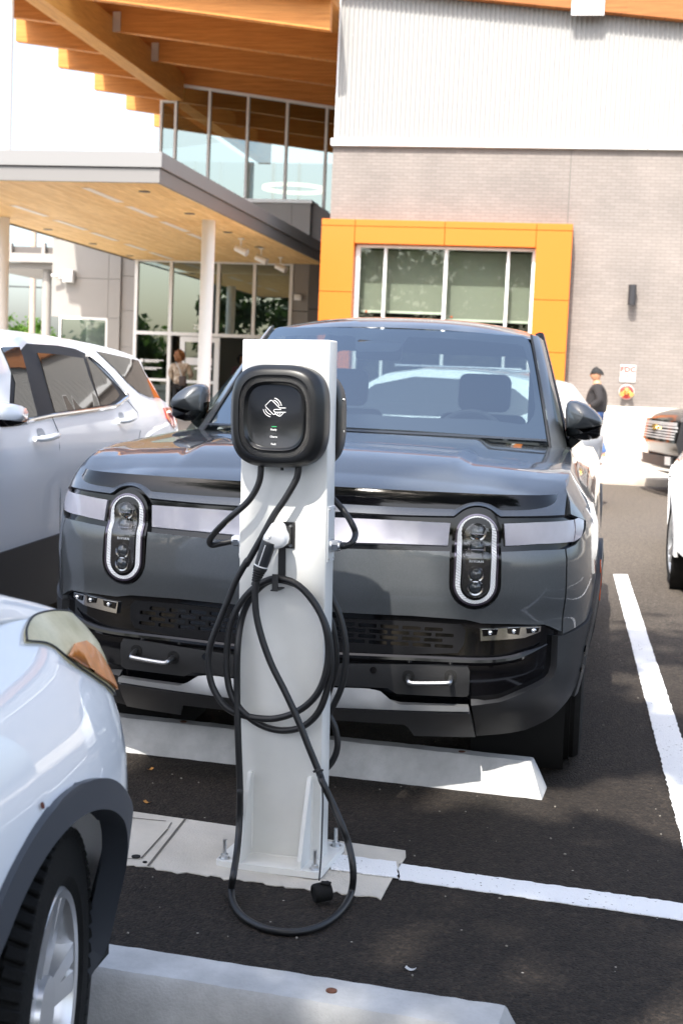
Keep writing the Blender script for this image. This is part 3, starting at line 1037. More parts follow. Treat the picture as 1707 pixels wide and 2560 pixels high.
# ================================================================== wheels and car bodies
def wheel(parent, c, r, w, rim, side, spokes=5, style='five', steer=0., M_rim=None, tread=True, seg=64):
    """tyre, rim and disc; outer face towards `side` (+1/-1 along X)"""
    T = Matrix.Translation(c)@Matrix.Rotation(steer, 4, 'Z')
    h = w/2
    g = G()
    sh = .035
    prof = [(rim, -h*.86), (rim+.02, -h*.98), (r-.05, -h), (r-sh*.6, -h*.95), (r-.008, -h*.8)]
    for k in range(-3, 4):
        x = k*h*.2
        prof += [(r, x-h*.075), (r, x+h*.075), (r-.010, x+h*.08), (r-.010, x+h*.12)]
    prof += [(r-.008, h*.8), (r-sh*.6, h*.95), (r-.05, h), (rim+.02, h*.98), (rim, h*.86)]
    lathe(g, prof, T, seg)
    if tread:                                   # shoulder blocks and sipes
        n = 66
        for i in range(n):
            t = 2*math.pi*i/n
            Rm = Matrix.Rotation(t, 4, 'X')
            for s_ in (-1, 1):
                box(g, (s_*h*.80, 0, r-.009), (h*.34, 2*math.pi*r/n*.68, .022), .003, T@Rm, rot=Matrix.Rotation(s_*.35, 4, 'Y')@Matrix.Rotation(s_*.15, 4, 'Z'))
            for k in (-1, 0, 1):
                box(g, (k*h*.34, .004*k, r-.003), (h*.20, 2*math.pi*r/n*.74, .01), 0, T@Rm, rot=Matrix.Rotation(.25*(1 if k else -1), 4, 'Z'))
    wo_ = g.put('wheel', M_rubber, parent, ang=28)
    g = G()
    s = side
    lathe(g, [(rim+.004, s*h*.86), (rim-.004, s*h*.93), (rim-.018, s*h*.9), (rim-.03, s*h*.7), (rim-.035, -s*h*.8)], T, 64)
    off = s*h*.72
    def spoke(a, w0, w1, d0, d1):
        Rm = T@Matrix.Rotation(a, 4, 'X')
        v = []
        for z, ww, dd in ((.05, w0, d0), ((rim-.02)*.55, (w0*.8+w1*.2), d0*.6+d1*.4), (rim-.012, w1, d1)):
            v += [Rm@Vector((off+s*dd, -ww, z)), Rm@Vector((off+s*dd, ww, z)), Rm@Vector((off+s*dd-s*.035, ww*1.15, z)), Rm@Vector((off+s*dd-s*.035, -ww*1.15, z))]
        f = []
        for i in range(2):
            for k in range(4): f.append((i*4+k, i*4+(k+1) % 4, (i+1)*4+(k+1) % 4, (i+1)*4+k))
        g.add(v, f)
    for i in range(spokes):
        a = 2*math.pi*i/spokes + .3
        if style == 'twin':
            spoke(a-.15, .018, .02, .0, .02)
            spoke(a+.15, .018, .02, .0, .02)
        else:
            spoke(a, .034, .05, -.005, .02)
    cyl(g, T@Vector((off-s*.03, 0, 0)), T@Vector((off+s*.012, 0, 0)), .075, .065, n=24)
    g.put('rim', M_rim or M_silverwheel, wo_, ang=40)
    g = G()
    lathe(g, [(rim-.036, -s*h*.5), (.0, -s*h*.5)], T, 40)
    lathe(g, [(rim-.07, s*h*.1), (.06, s*h*.1)], T, 40)
    g.put('brake_disc', mat('brake_disc', (.06, .06, .06), .5, .6) if 'brake_disc' not in bpy.data.materials else bpy.data.materials['brake_disc'], wo_)
    return wo_

class Wrap:
    """a skin that follows a plan outline round the nose of a car: u = distance along the outline, v = height"""
    def __init__(s, pts, front, side, x_blend=(.80, .45), n=400):
        P = np.array(spline([(-pts[1][0], pts[1][1], 0)] + [(p[0], p[1], 0) for p in pts], 30))[30:, :2]
        d = np.r_[0, np.cumsum(np.hypot(*np.diff(P, axis=0).T))]
        s.L = d[-1]
        s.t = np.linspace(0, s.L, n)
        s.x, s.y = np.interp(s.t, d, P[:, 0]), np.interp(s.t, d, P[:, 1])
        s.nx, s.ny = np.gradient(s.y, s.t), -np.gradient(s.x, s.t)
        s.front, s.side = front, side
        s.a, s.b = x_blend
    def u_at_x(s, x): return float(np.interp(abs(x), s.x[:np.argmax(s.x)+1], s.t[:np.argmax(s.x)+1]))*(1 if x >= 0 else -1)
    def u_at_y(s, y): return float(np.interp(y, s.y, s.t))
    def __call__(s, u, v):
        t = min(abs(u), s.L)
        sg = 1 if u >= 0 else -1
        x, y = np.interp(t, s.t, s.x), np.interp(t, s.t, s.y)
        nx, ny = np.interp(t, s.t, s.nx), np.interp(t, s.t, s.ny)
        k = np.clip((y-.06)/(s.b-.06), 0, 1)
        k = k*k*(3-2*k)
        o = s.front(v)*(1-k) + s.side(v)*k
        y += max(0, abs(u)-s.L)
        return np.array([sg*(x + nx*o), y + ny*o, v])

# ================================================================== the dark grey pickup
T = thing('pickup_truck', 'dark grey pickup with upright oval headlamps and a full width light bar', 'pickup truck',
          Matrix.Translation((-.99, 4.80, 0))@Matrix.Rotation(rad(-.9), 4, 'Z'))
TM = T.matrix_world.copy()
bpy.context.view_layer.update()
TM = Matrix.Translation((-.99, 4.80, 0))@Matrix.Rotation(rad(-.9), 4, 'Z')
zf = np.array([.2, .30, .38, .48, .58, .68, .76, .88, .915, .945, 1.0, 1.10, 1.20])
of = np.array([-.16, -.07, -.005, .015, .005, -.005, .008, .006, .004, -.012, -.014, -.03, -.09])
zs_ = np.array([.2, .45, .65, .8, 1.0, 1.06, 1.12, 1.18, 1.23, 1.30])
os_ = np.array([-.07, -.015, .005, .008, -.008, -.035, -.075, -.115, -.15, -.18])
S = Wrap([(0, 0), (.3, .007), (.55, .03), (.74, .068), (.87, .13), (.965, .23), (1.03, .38), (1.062, .58), (1.07, .85), (1.07, 1.6), (1.06, 3.4), (1.05, 5.45)],
         lambda z: np.interp(z, zf, of), lambda z: np.interp(z, zs_, os_))
q2, q4 = crop(780, 750, 1568/770), crop(780, 1350, 1568/770)
def t2(*pts): return [tuple(solve(S, TM, q2(*p), (S.u_at_x(.5), 1.0))) for p in pts]
def t4(*pts): return [tuple(solve(S, TM, q4(*p), (S.u_at_x(.5), .7))) for p in pts]
def mir(pts): return [(-u, v) for u, v in pts]
def sym(pts, z0=None, z1=None):
    """close a right-half outline (first and last point nearest the centre) across the middle"""
    return pts + mir(pts)[::-1]
def snapc(pts):
    """right-half outline that starts and ends on the centre line"""
    p = list(pts)
    return [(0.0, p[0][1])] + p + [(0.0, p[-1][1])]
M_bar = mat('white_light_bar_lens', (.47, .46, .52), .28, coat=.9, var=.05, vscale=20)
hlc, hlw = S.u_at_x(.652), .0945
hz0, hz1 = .905, .165
hl_t = t2((840, 1060))[0][1]; hl_b = t4((838, 355))[0][1]
hlu = .5*(t2((703, 1300))[0][0] + t2((968, 1300))[0][0])
hlw = .5*(t2((968, 1300))[0][0] - t2((703, 1300))[0][0])
hzc, hzh = .5*(hl_t+hl_b), .5*(hl_t-hl_b)
print('HL', hlu, hlw, hzc, hzh)

# base shell, gloss black, a little inside the painted panels
us = np.concatenate([-np.linspace(0, S.u_at_y(.52), 46)[::-1][:-1], np.linspace(0, S.u_at_y(.52), 46)])
g = G()
zlo = lambda u: .26 + .40*smooth(.85, 1.33, abs(u))
def smooth(a, b, x):
    k = np.clip((x-a)/(b-a), 0, 1)
    return k*k*(3-2*k)
sheet(g, lambda u, w: S(u, zlo(u)+(1.135-zlo(u))*w) - snorm(S, u, zlo(u)+(1.135-zlo(u))*w)*.022, us, np.linspace(0, 1, 30))
g.put('front_shell', M_blackgloss, T)

# painted nose panel with the lamp cut-outs
top = t2((130, 1265), (400, 1272), (700, 1279))
zt_l = top[-1][1]
capR = capsule(hlu, hzc, hlw, hzh, 14)
right_top = t2((962, 1282), (1130, 1275), (1285, 1268), (1340, 1246))
low = t4((1275, 478), (1250, 485), (1240, 465), (1222, 445), (1180, 430), (1000, 427), (860, 424), (780, 405), (500, 385), (250, 375))
cap_low = [p for p in capR if p[1] < zt_l]
cap_low = sorted(cap_low, key=lambda p: 0)           # right side downwards, round the bottom, up the left side
i0 = max(range(len(capR)), key=lambda i: (capR[i][0] < hlu, capR[i][1] < zt_l, capR[i][1]))
left_arm = [p for p in capR if p[1] < zt_l and p[0] <= hlu]
right_arm = [p for p in capR if p[1] < zt_l and p[0] > hlu]
arm = sorted(left_arm, key=lambda p: (-p[1] if p[1] > hzc-(hzh-hlw) else 10 + p[0]))
arm_r = sorted(right_arm, key=lambda p: (p[0] if p[1] < hzc-(hzh-hlw) else 10 + p[1]))
uE = S.u_at_y(.50)
uc = t2((1290, 1268))[0][0]
nose = snapc(top + arm + arm_r + right_top[:2] + [(uc-.006, right_top[2][1]), (uc-.006, low[2][1]-.004)] + low[3:])
NOSE = nose[1:-1]
g = G()
panel(g, S, sym([(0.0, nose[0][1])][:0] + nose[1:-1]), step=.035, th=.03)
g.put('nose_panel', M_greypaint, T)
# corner panels running round to the wheel arch
zA = lambda u: .70
for sg in (1, -1):
    pts = [(uc+.003, right_top[2][1])] + right_top[3:] + t2((1388, 1175), (1392, 1120)) + [(uE*.93, 1.06), (uE+.02, 1.07), (uE+.02, .80), (uE-.03, .70), (uE-.10, .655)] + [low[0], (uc+.003, low[0][1]-.004)]
    g = G(); panel(g, S, pts if sg > 0 else mir(pts), step=.035, th=.03); g.put('bumper_corner_panel', M_greypaint, T)
# light bar
g = G()
bar = snapc(t2((110, 1106), (400, 1119), (703, 1135), (690, 1246), (400, 1236), (130, 1228)))
panel(g, S, sym(bar[1:-1]), step=.05, off=-.006, th=.014)
g.put('light_bar', M_bar, T)
for sg in (1, -1):
    p = t2((978, 1138), (1150, 1131), (1335, 1117)) + t2((1334, 1230), (1150, 1242), (985, 1252))
    g = G(); panel(g, S, p if sg > 0 else mir(p), step=.05, off=-.004, th=.014); lb = g.put('light_bar', M_bar, T)
    p = t2((1339, 1116), (1372, 1098), (1384, 1106), (1383, 1160), (1372, 1205), (1338, 1229))
    g = G(); panel(g, S, p if sg > 0 else mir(p), step=.03, off=-.002, th=.014); g.put('side_marker', M_bar, lb)

# headlamps
M_tick = mat('white_lamp_ring', (.90, .905, .91), .35)
M_ringedge = mat('smoked_lamp_rim', (.12, .10, .14), .12, .6, coat=1.)
M_reflector = mat('lamp_reflector', (.34, .34, .36), .12, 1.)
M_fogsilver = mat('fog_lamp_silver', (.5, .5, .51), .12, 1.)
for sg in (1, -1):
    cu = sg*hlu
    g = G(); panel(g, S, capsule(cu, hzc, hlw-.004, hzh-.004, 18), step=.02, off=.0, th=.03); hl = g.put('headlamp', M_blackgloss, T)
    ow, oh, iw, ih = hlw*.84, hzh*.90, hlw*.53, hzh*.725
    g = G(); panel(g, S, capsule(cu, hzc-.002, ow, oh, 24), [capsule(cu, hzc-.002, ow-.006, oh-.006, 24)], step=.012, off=.006, th=.01); g.put('lamp_rim', M_ringedge, hl)
    g = G()
    # the lit ring is cut into short segments
    a = capsule(cu, hzc-.002, ow-.007, oh-.007, 60)
    def at(loop, f):
        P = np.array(loop + [loop[0]])
        d = np.r_[0, np.cumsum(np.hypot(*np.diff(P, axis=0).T))]
        return np.array([np.interp(f*d[-1], d, P[:, 0]), np.interp(f*d[-1], d, P[:, 1])])
    b_ = capsule(cu, hzc-.002, iw+.004, ih+.012, 60)
    N = 74
    for k in range(N):
        f0, f1 = (k+.05)/N, (k+.95)/N
        quad = [at(a, f0), at(a, f1), at(b_, f1), at(b_, f0)]
        # the upper end is a clear lens with only thin ticks
        q_ = 1 - .62*smooth(0, .05, (quad[0][1]+quad[1][1])/2 - (hzc+oh-ow) - .004)
        quad = [quad[0], quad[1], quad[1]*(1-q_)+quad[2]*q_, quad[0]*(1-q_)+quad[3]*q_]
        P3 = [np.asarray(S(*p)) + snorm(S, *p)*.0045 for p in quad]
        g.add(P3, [(0, 1, 2, 3)] if np.dot(np.cross(P3[1]-P3[0], P3[2]-P3[0]), snorm(S, *quad[0])) > 0 else [(3, 2, 1, 0)])
    g.put('ring_light', M_tick, hl, smooth=False)
    g = G(); panel(g, S, capsule(cu, hzc-.004, iw, ih, 20), step=.02, off=.006, th=.006); g.put('lamp_bezel', mat('lamp_bezel', (.012, .012, .013), .2, coat=.5) if sg > 0 else bpy.data.materials['lamp_bezel'], hl)
    for dz in (.092, .037, -.049, -.094):
        z = hzc + dz*hzh/.172
        c = np.asarray(S(cu, z)); n_ = snorm(S, cu, z)
        r_ = iw*(.62 if dz > 0 else .56)
        F_ = frame(c + n_*.006, np.asarray(S(cu+.01, z))-np.asarray(S(cu-.01, z)), (0, 0, 1))
        g = G()
        lathe(g, [(r_*1.05, 0), (r_*1.05, .005), (r_*.85, .004), (r_*.75, .001)], F_@Matrix.Rotation(rad(-90), 4, 'Y'), 24)
        pj = g.put('projector', M_reflector, hl)
        g = G()
        lathe(g, [(r_*.78, .0), (r_*.7, .006), (r_*.45, .0105), (.0001, .012)], F_@Matrix.Rotation(rad(-90), 4, 'Y'), 24)
        g.put('projector_lens', mat('projector_lens', (.03, .035, .04), .03, coat=1.) if 'projector_lens' not in bpy.data.materials else bpy.data.materials['projector_lens'], pj)
        if dz > 0:
            g = G(); box(g, F_@Vector((0, -r_*.2, .010)), (r_*1.5, .003, r_*.5), .001, rot=F_.to_3x3().to_4x4()@Matrix.Rotation(0, 4, 'X')); g.put('lamp_baffle', M_reflector, pj)
    z = hzc + .064*hzh/.172
    g = G(); c = np.asarray(S(cu, z)); n_ = snorm(S, cu, z); cyl(g, c + n_*.006, c + n_*.011, .0075, .006, n=14); g.put('amber_bulb', M_amber, hl)
    z = hzc - .006*hzh/.172
    F_ = frame(np.asarray(S(cu, z)) + snorm(S, cu, z)*.0066, np.asarray(S(cu+.01, z))-np.asarray(S(cu-.01, z)), (0, 0, 1))
    g = G(); text_mesh(g, 'RIVIAN', .0125, F_, .0003, .0002, 1.35); g.put('lamp_lettering', M_tick, hl, smooth=False)
    # clear upper dome of the lamp
    g = G(); panel(g, S, capsule(cu, hzc-.004, iw, ih, 24), step=.02, off=.016, th=.012, puff=.006); g.put('lamp_glass', M_lens, hl)

# grille: dark plate with staggered oblong openings
gt = t4((170, 402), (500, 415), (760, 432), (783, 465), (772, 535), (740, 578), (500, 583), (110, 575))
gz1, gz0, gu = gt[2][1], gt[5][1]+.012, gt[3][0]-.012
g = G()
holes = []
rows = 4
for r_ in range(rows):
    zc = gz0 + (gz1-.012-gz0)*(r_+.5)/rows
    hh = (gz1-.012-gz0)/rows*.36
    pw = .079
    n_ = 8
    for k in range(-n_, n_+1):
        c = (k + (.5 if r_ % 2 else 0))*pw
        if abs(c) + pw*.42 < gu - .012*abs(r_-1.5): holes.append(rrect(c, zc, pw*.415, hh, hh*.6, 3))
gp_ = [(gt[0][0], gt[0][1])] + gt[1:]
panel(g, S, sym([(max(0.02, p[0]), p[1]) for p in gt]), holes, step=.03, off=-.012, th=.03)
g.put('grille', mat('grille_plastic', (.008, .008, .009), .55, spec=.12, bump=.1, bscale=600), T)
g = G()
sheet(g, lambda u, v: S(u, v) - snorm(S, u, v)*.06, np.linspace(-gu, gu, 24), np.linspace(gz0-.01, gz1+.01, 5)); g.put('radiator', M_void, T)
# gloss black ledge below the grille, sweeping up at the ends
ld_ = t4((110, 588), (500, 605), (850, 618), (1000, 606), (1100, 575), (1192, 532))
g = G()
for sg in (1, -1):
    P = [(0.0, ld_[0][1])] + ld_
    path, rr = [], []
    D_ = [np.array(p) for p in spline([(u, v, 0) for u, v in P], 12)]
    for i, p in enumerate(D_):
        c = np.asarray(S(sg*p[0], p[1])) + snorm(S, sg*p[0], p[1])*.0
        path.append(c)
        rr.append(.016*(1 if i < len(D_)*.75 else max(.25, (len(D_)-i)/(len(D_)*.25))))
    tube(g, path, rr, 10)
g.put('bumper_ledge', M_blackgloss, T)
# fog lamps
fogp = t4((856, 453), (960, 452), (1010, 447), (1100, 444), (1171, 440), (1169, 466), (1085, 499), (970, 509), (858, 515))
fu = [min(p[0] for p in fogp), max(p[0] for p in fogp)]
for sg in (1, -1):
    m_ = (lambda p: p) if sg > 0 else mir
    g = G(); panel(g, S, m_(fogp), step=.02, off=-.008, th=.02); fo = g.put('fog_lamp', M_fogsilver, T)
    for (x0, x1) in ((866, 948), (995, 1062), (1095, 1160)):
        q = t4((x0, 456 if x0 < 900 else 449), (x1, 454 if x0 < 900 else 446), (x1-8, 484 if x0 < 1000 else 470), (x0+4, 492 if x0 < 900 else 477))
        g = G(); panel(g, S, m_(q), step=.02, off=-.004, th=.008); g.put('fog_lens', M_blackgloss, fo)
        c = np.mean(np.array(m_(q)), 0)
        g = G(); P_ = np.asarray(S(*c)); n_ = snorm(S, *c); lathe(g, [(.0001, .008), (.007, .006), (.0095, 0)], frame(P_ - n_*.002, (1, 0, 0), (0, 0, 1))@Matrix.Rotation(rad(-90), 4, 'Y'), 16); g.put('fog_bulb', M_chrome, fo)
# tow-hook plate and the two silver tow hooks
tp = t4((110, 627), (740, 632), (788, 638), (801, 668), (796, 786), (770, 797), (430, 782), (385, 752), (110, 740))
g = G(); panel(g, S, sym([(max(.001, p[0]), p[1]) for p in tp]), step=.05, off=.004, th=.03); tpo = g.put('tow_hook_plate', M_blackmatte, T)
ha, hb = t4((490, 692))[0], t4((704, 692))[0]
hm = t4((510, 716), (688, 717))
for sg in (1, -1):
    def H(p, o): return np.asarray(S(sg*p[0], p[1])) + snorm(S, sg*p[0], p[1])*o
    pts = spline([H(ha, -.02), H(ha, .02), H((ha[0]+.004, hm[0][1]+.017), .05), H(((ha[0]+.022), hm[0][1]+.014), .057), H((hb[0]-.022, hm[1][1]+.014), .057), H((hb[0]-.004, hm[1][1]+.017), .05), H(hb, .02), H(hb, -.02)], 6)
    g = G(); tube(g, pts, .0095, 12); g.put('tow_hook', mat('satin_silver', (.40, .405, .41), .3, 1.) if sg > 0 else bpy.data.materials['satin_silver'], T)
    for p in (ha, hb):
        g = G(); panel(g, S, [(u*1, v) for u, v in rrect(sg*p[0], p[1]-.002, .021, .023, .018)], step=.02, off=.006, th=.004); g.put('hook_hole', M_void, tpo)
for sg in (1, -1):
    p = t4((312, 662))[0]
    g = G(); c = np.asarray(S(sg*p[0], p[1])); n_ = snorm(S, sg*p[0], p[1]); cyl(g, c + n_*.003, c + n_*.009, .012, n=18); g.put('parking_sensor', M_blackgloss, tpo)
# lower gloss strip behind the plate edge, skid plate
sk = t4((110, 752), (290, 757), (350, 771), (400, 806), (450, 824), (800, 838), (803, 858), (450, 848), (110, 832))
SK = lambda u, v: S(u, v) - np.array([0, .75*max(0, sk[1][1]-v), 0])
g = G(); panel(g, SK, sym([(max(.001, p[0]), p[1]) for p in sk]), step=.04, off=.006, th=.03); g.put('skid_plate', mat('brushed_skid_plate', (.34, .345, .35), .45, .85, bump=.05, bscale=80, stretch=(1, 20, 20)), T)
sl = t4((110, 836), (450, 852), (803, 862), (829, 988), (518, 983), (490, 935), (470, 921), (110, 898))
SL = lambda u, v: S(u, v) + np.array([0, .30*max(0, sk[-1][1]-v) - .03, 0])
g = G(); panel(g, SL, sym([(max(.001, p[0]), p[1]) for p in sl]), step=.04, off=.012, th=.03); g.put('lower_valance', mat('grey_valance_plastic', (.085, .085, .088), .38, .4), T)
# textured lower corners
lc = t4((808, 834), (880, 830), (955, 820), (1080, 770), (1200, 712), (1222, 690), (1236, 640), (1242, 489), (1274, 484))
lcb = t4((1395, 760), (1330, 900), (1200, 957), (1000, 973), (833, 988))
# back edge on the wheel arch
for sg in (1, -1):
    p = lc + [(uE-.10, .65), (uE-.03, .692), (uE+.005, .70), (uE+.0, .62), (uE-.03, .54), (uE-.08, .455), (uE-.16, .375), (uE-.26, .305), (uE-.38, .262)] + lcb[3:]
    g = G(); panel(g, S, p if sg > 0 else mir(p), step=.04, off=.008, th=.03); g.put('bumper_corner', M_clad, T)
# black liner behind the bumper
g = G(); bx(g, -.70, .70, .22, 1.2, .25, .5); bx(g, -.72, .72, .3, 5.2, .3, .7); g.put('underbody', M_void, T, smooth=False)

# bonnet
cow = lambda x: 1.46 + .22*(x/.85)**2
def xlim(t): return .963 - .055*t
def smooth(a, b, x):
    k = np.clip((x-a)/(b-a), 0, 1)
    return k*k*(3-2*k)
ztop_b = t2((840, 1085))[0][1]
he_c = t2((250, 1084))[0][1]; he_r = t2((1300, 1092))[0][1]
print('hood edge', he_c, he_r, 'lcb', lcb, 'uE', uE, 'lc', lc[-2:])
def hood(a, t):
    """a in -1..1 across, t 0..1 front to back"""
    x = a*xlim(t)
    u = S.u_at_x(min(abs(a)*xlim(0), .999))
    ze = he_c + (he_r-he_c)*smooth(.3, 1, abs(a))
    # bonnet edge arches over the lamps
    uu = abs(u) - hlu
    if abs(uu) < hlw+.05: ze = max(ze, hzc + (hzh-hlw) + math.sqrt(max(0, (hlw+.010)**2 - uu*uu))) if abs(uu) < hlw+.010 else ze
    p0 = np.asarray(S(u, ze)); y0 = p0[1]
    yb = cow(x)
    d = t*(yb-y0)
    y = y0 + d
    zw = np.interp(y, [.0, .15, .27, .33, .42, .55, .8, 1.2, 1.55, 1.7], [1.085, 1.105, 1.122, 1.138, 1.160, 1.180, 1.198, 1.213, 1.228, 1.232])
    zt = zw + .040*(1-abs(a)**2.2) + .018*(1-smooth(.50, .57, abs(x)))*smooth(.12, .55, d) + .008*smooth(.3, 1.0, abs(a))*smooth(.85, 1, abs(a))
    k = 1-math.exp(-d/.080)
    z = ze + (zt-ze)*k
    return np.array([(1 if a >= 0 else -1)*abs(p0[0])*(1-t)+x*t if t < 1 else x, y, z])
A_ = np.concatenate([-np.linspace(0, 1, 71)[::-1][:-1], np.linspace(0, 1, 71)])
Tt = np.concatenate([np.linspace(0, .2, 26)[:-1], np.linspace(.2, 1, 28)])
g = G(); sheet(g, hood, A_, Tt)
n0 = len(g.v)
fr = [hood(a, 0) for a in A_]
g.add(fr + [p + np.array([0, .03, -.012]) for p in fr], [(i, i+1, len(fr)+i+1, len(fr)+i) for i in range(len(fr)-1)])
g.put('bonnet', M_greypaint, T, ang=50)
g = G(); sheet(g, lambda a, t: hood(a, t) - np.array([0, -.0, .03 + .03*(1-t)]), np.linspace(-1.01, 1.01, 41), np.linspace(.04, 1, 12)); g.put('engine_bay', M_void, T)
# wing tops and body sides down to the sill, wheel arches cut out
wb0, wb1, zc_ = .886+.0, .886+3.45, .40
RA = .455
def u_y(y): return S.u_at_y(y)
def arch(yc, r, a0, a1, n=18):
    o = []
    for i in range(n+1):
        t = rad(a0 + (a1-a0)*i/n)
        o.append((u_y(yc + r*math.cos(t)), zc_ + r*math.sin(t)))
    return o
for sg in (1, -1):
    zl = .42
    p = [(u_y(.30), he_r+.002), (uE*.95, 1.075), (uE+.022, 1.072), (uE+.022, .80)]
    p = [(uE+.024, .86)] + arch(wb0, RA, 165, -5)[3:] + [(u_y(wb0+RA+.03), zl)] + [(u_y(wb1-RA-.03), zl)] + arch(wb1, RA, 185, -5) + [(u_y(5.4), .52), (u_y(5.42), 1.10), (u_y(3.75), 1.17), (u_y(3.70), 1.22)]
    p += [(u_y(2.4), 1.235), (u_y(1.55), 1.235), (u_y(1.2), 1.22), (u_y(.8), 1.205), (u_y(.55), 1.187), (u_y(.42), 1.168), (u_y(.33), 1.14)] + [(u_y(.27), he_r)] + [(uE*.95, he_r-.04), (uE+.022, 1.072)]
    g = G(); panel(g, S, p if sg > 0 else mir(p), step=.06, th=.02); sd = g.put('body_side', M_greypaint, T)
    for yc in (wb0, wb1):
        a = arch(yc, RA+.0, 184, -4, 30)
        b_ = arch(yc, RA+.055, 184, -4, 30)
        pp = a + b_[::-1]
        g = G(); panel(g, S, pp if sg > 0 else mir(pp), step=.05, off=.014, th=.05); g.put('wheel_arch_trim', M_clad, T)
        g = G(); lathe(g, [(RA, sg*.98), (RA, sg*.62), (.0, sg*.62)], Matrix.Translation((0, yc, zc_)), 40); g.put('wheel_housing', M_void, T)
        wheel(T, (sg*.905, yc, .405), .405, .275, .262, sg, 5, 'five', M_rim=M_silverwheel, tread=False)
    for (ya, za, yb_, zb_) in ((1.62, .5, 1.62, 1.2), (2.62, .5, 2.62, 1.2), (3.62, .5, 3.62, 1.2)):
        pp = [(u_y(ya)-.003, za), (u_y(ya)+.003, za), (u_y(yb_)+.003, zb_), (u_y(yb_)-.003, zb_)]
        g = G(); panel(g, S, pp if sg > 0 else mir(pp), step=.2, off=.0005, th=.001); g.put('door_seam', M_void, sd)
    g = G(); pp = [(u_y(.60), .70), (u_y(.605), .70), (u_y(.585), .86), (u_y(.575), .86)]; panel(g, S, pp if sg > 0 else mir(pp), step=.1, off=.016, th=.004); g.put('side_reflector', mat('red_orange_reflector', (.8, .12, .02), .2, coat=1.) if sg > 0 else bpy.data.materials['red_orange_reflector'], T)
    g = G(); pp = [(u_y(1.38), .36), (u_y(3.84), .36), (u_y(3.84), .44), (u_y(1.38), .44)]; panel(g, S, pp if sg > 0 else mir(pp), step=.2, off=.004, th=.03); g.put('sill', M_clad, T)
# cargo bed
g = G(); bx(g, -.9, .9, 3.75, 5.42, .55, .62); bx(g, -.9, .9, 5.36, 5.42, .62, 1.1); bx(g, -.9, .9, 3.70, 3.76, .6, 1.2); g.put('cargo_bed', M_blackmatte, T)

# cab: windscreen, pillars, roof, glass, interior
def WS(u, v):
    """u across (-1..1), v 0 cowl .. 1 roof edge"""
    hw = (.865 - .165*v)*.945
    x = u*hw
    y = 1.40 + .24*u*u*(1-.35*v) + .80*v
    z = 1.262 + .545*v + .055*v*(1-v) - .012*u*u
    return np.array([x, y, z])
wr = [tuple(solve(WS, TM, q2(*p), (.8, .5))) for p in ((1092, 190), (1110, 225), (1150, 410), (1180, 565), (1203, 722))]
wtop = [tuple(solve(WS, TM, q2(*p), (.3, .95))) for p in ((1075, 181), (500, 150), (250, 146))]
wbot = [tuple(solve(WS, TM, q2(*p), (.3, .05))) for p in ((1190, 722), (880, 690), (500, 664), (160, 644))]
print('WS', wr, wtop, wbot)
vt, vb = wtop[1][1], wbot[2][1]
half = [(0, wtop[2][1]), wtop[1], wtop[0]] + wr + [wbot[1], wbot[2], (0, wbot[3][1])]
half = [(min(u, 1.0), v) for u, v in half]
wsp = half[1:-1] + [(-u, v) for u, v in half[1:-1]][::-1]
g = G(); panel(g, WS, wsp, step=.05, th=.0); g.put('windscreen', M_shieldglass, T)
M_frit = mat('black_screen_print', (.035, .038, .045), .6)
ins = [tuple(solve(WS, TM, q2(*p), (.6, .5))) for p in ((1040, 222), (1075, 232), (1090, 270), (1125, 430), (1137, 540), (1130, 580), (1100, 625), (1060, 628), (880, 604), (500, 592), (150, 570))]
tin = [tuple(solve(WS, TM, q2(*p), (.3, .95))) for p in ((700, 192), (490, 182), (470, 210), (440, 250), (410, 258), (240, 258), (218, 240), (222, 190), (200, 178), (20, 165))]
ih_ = [(max(.02, tin[-1][0]), tin[-1][1])]
hole = ins + [(0.0, ins[-1][1])] + [(-u, v) for u, v in ins][::-1] + [(-tin[0][0]*1.0, tin[0][1])]
# the sensor housing sits left of the middle of the pane as one sees it: trace it as found
th_ = [(u, v) for u, v in tin]
hole = [p for p in hole] + [(-.35, wtop[1][1]-.085)] + [(th_[-1][0], th_[-1][1])] + th_[::-1][1:]
g = G(); panel(g, lambda u, v: WS(u, v) - snorm(WS, u, v)*.006, [(u*.995, v) for u, v in wsp], [hole], step=.06, th=.0); g.put('screen_border', M_frit, T)
g = G()
sc_ = np.mean(np.array(tin[2:8]), 0)
c = np.asarray(WS(*sc_))
box(g, c + np.array([0, .06, -.02]), (.13*2*.9, .05, .10), .02, seg=3); g.put('mirror_housing', M_blackmatte, T)
# pillars
for sg in (1, -1):
    g = G()
    st = []
    for i in range(13):
        v = -.04 + .99*i/12
        a = np.asarray(WS(1.012, v)) + np.array([0, .0, .004])
        w_ = .072 - .02*v
        st.append([a, a + np.array([w_*.45, .03, -.002]), a + np.array([w_, .09, -.022]), a + np.array([w_*1.0, .15, -.05]), a + np.array([.0, .12, -.06])])
    vs = [np.array([sg*p[0], p[1], p[2]]) for r in st for p in r]
    fs = [(i*5+k, i*5+(k+1) % 5, (i+1)*5+(k+1) % 5, (i+1)*5+k) for i in range(12) for k in range(5)]
    if sg < 0: fs = [f[::-1] for f in fs]
    g.add(vs, fs); g.put('windscreen_pillar', M_greypaint, T, ang=50)
    g = G(); tube(g, [np.asarray(WS(sg*1.002, v)) + np.array([0, -.002, .006]) for v in np.linspace(-.03, .945, 14)], .006, 8); g.put('screen_seal', M_blackmatte, T)
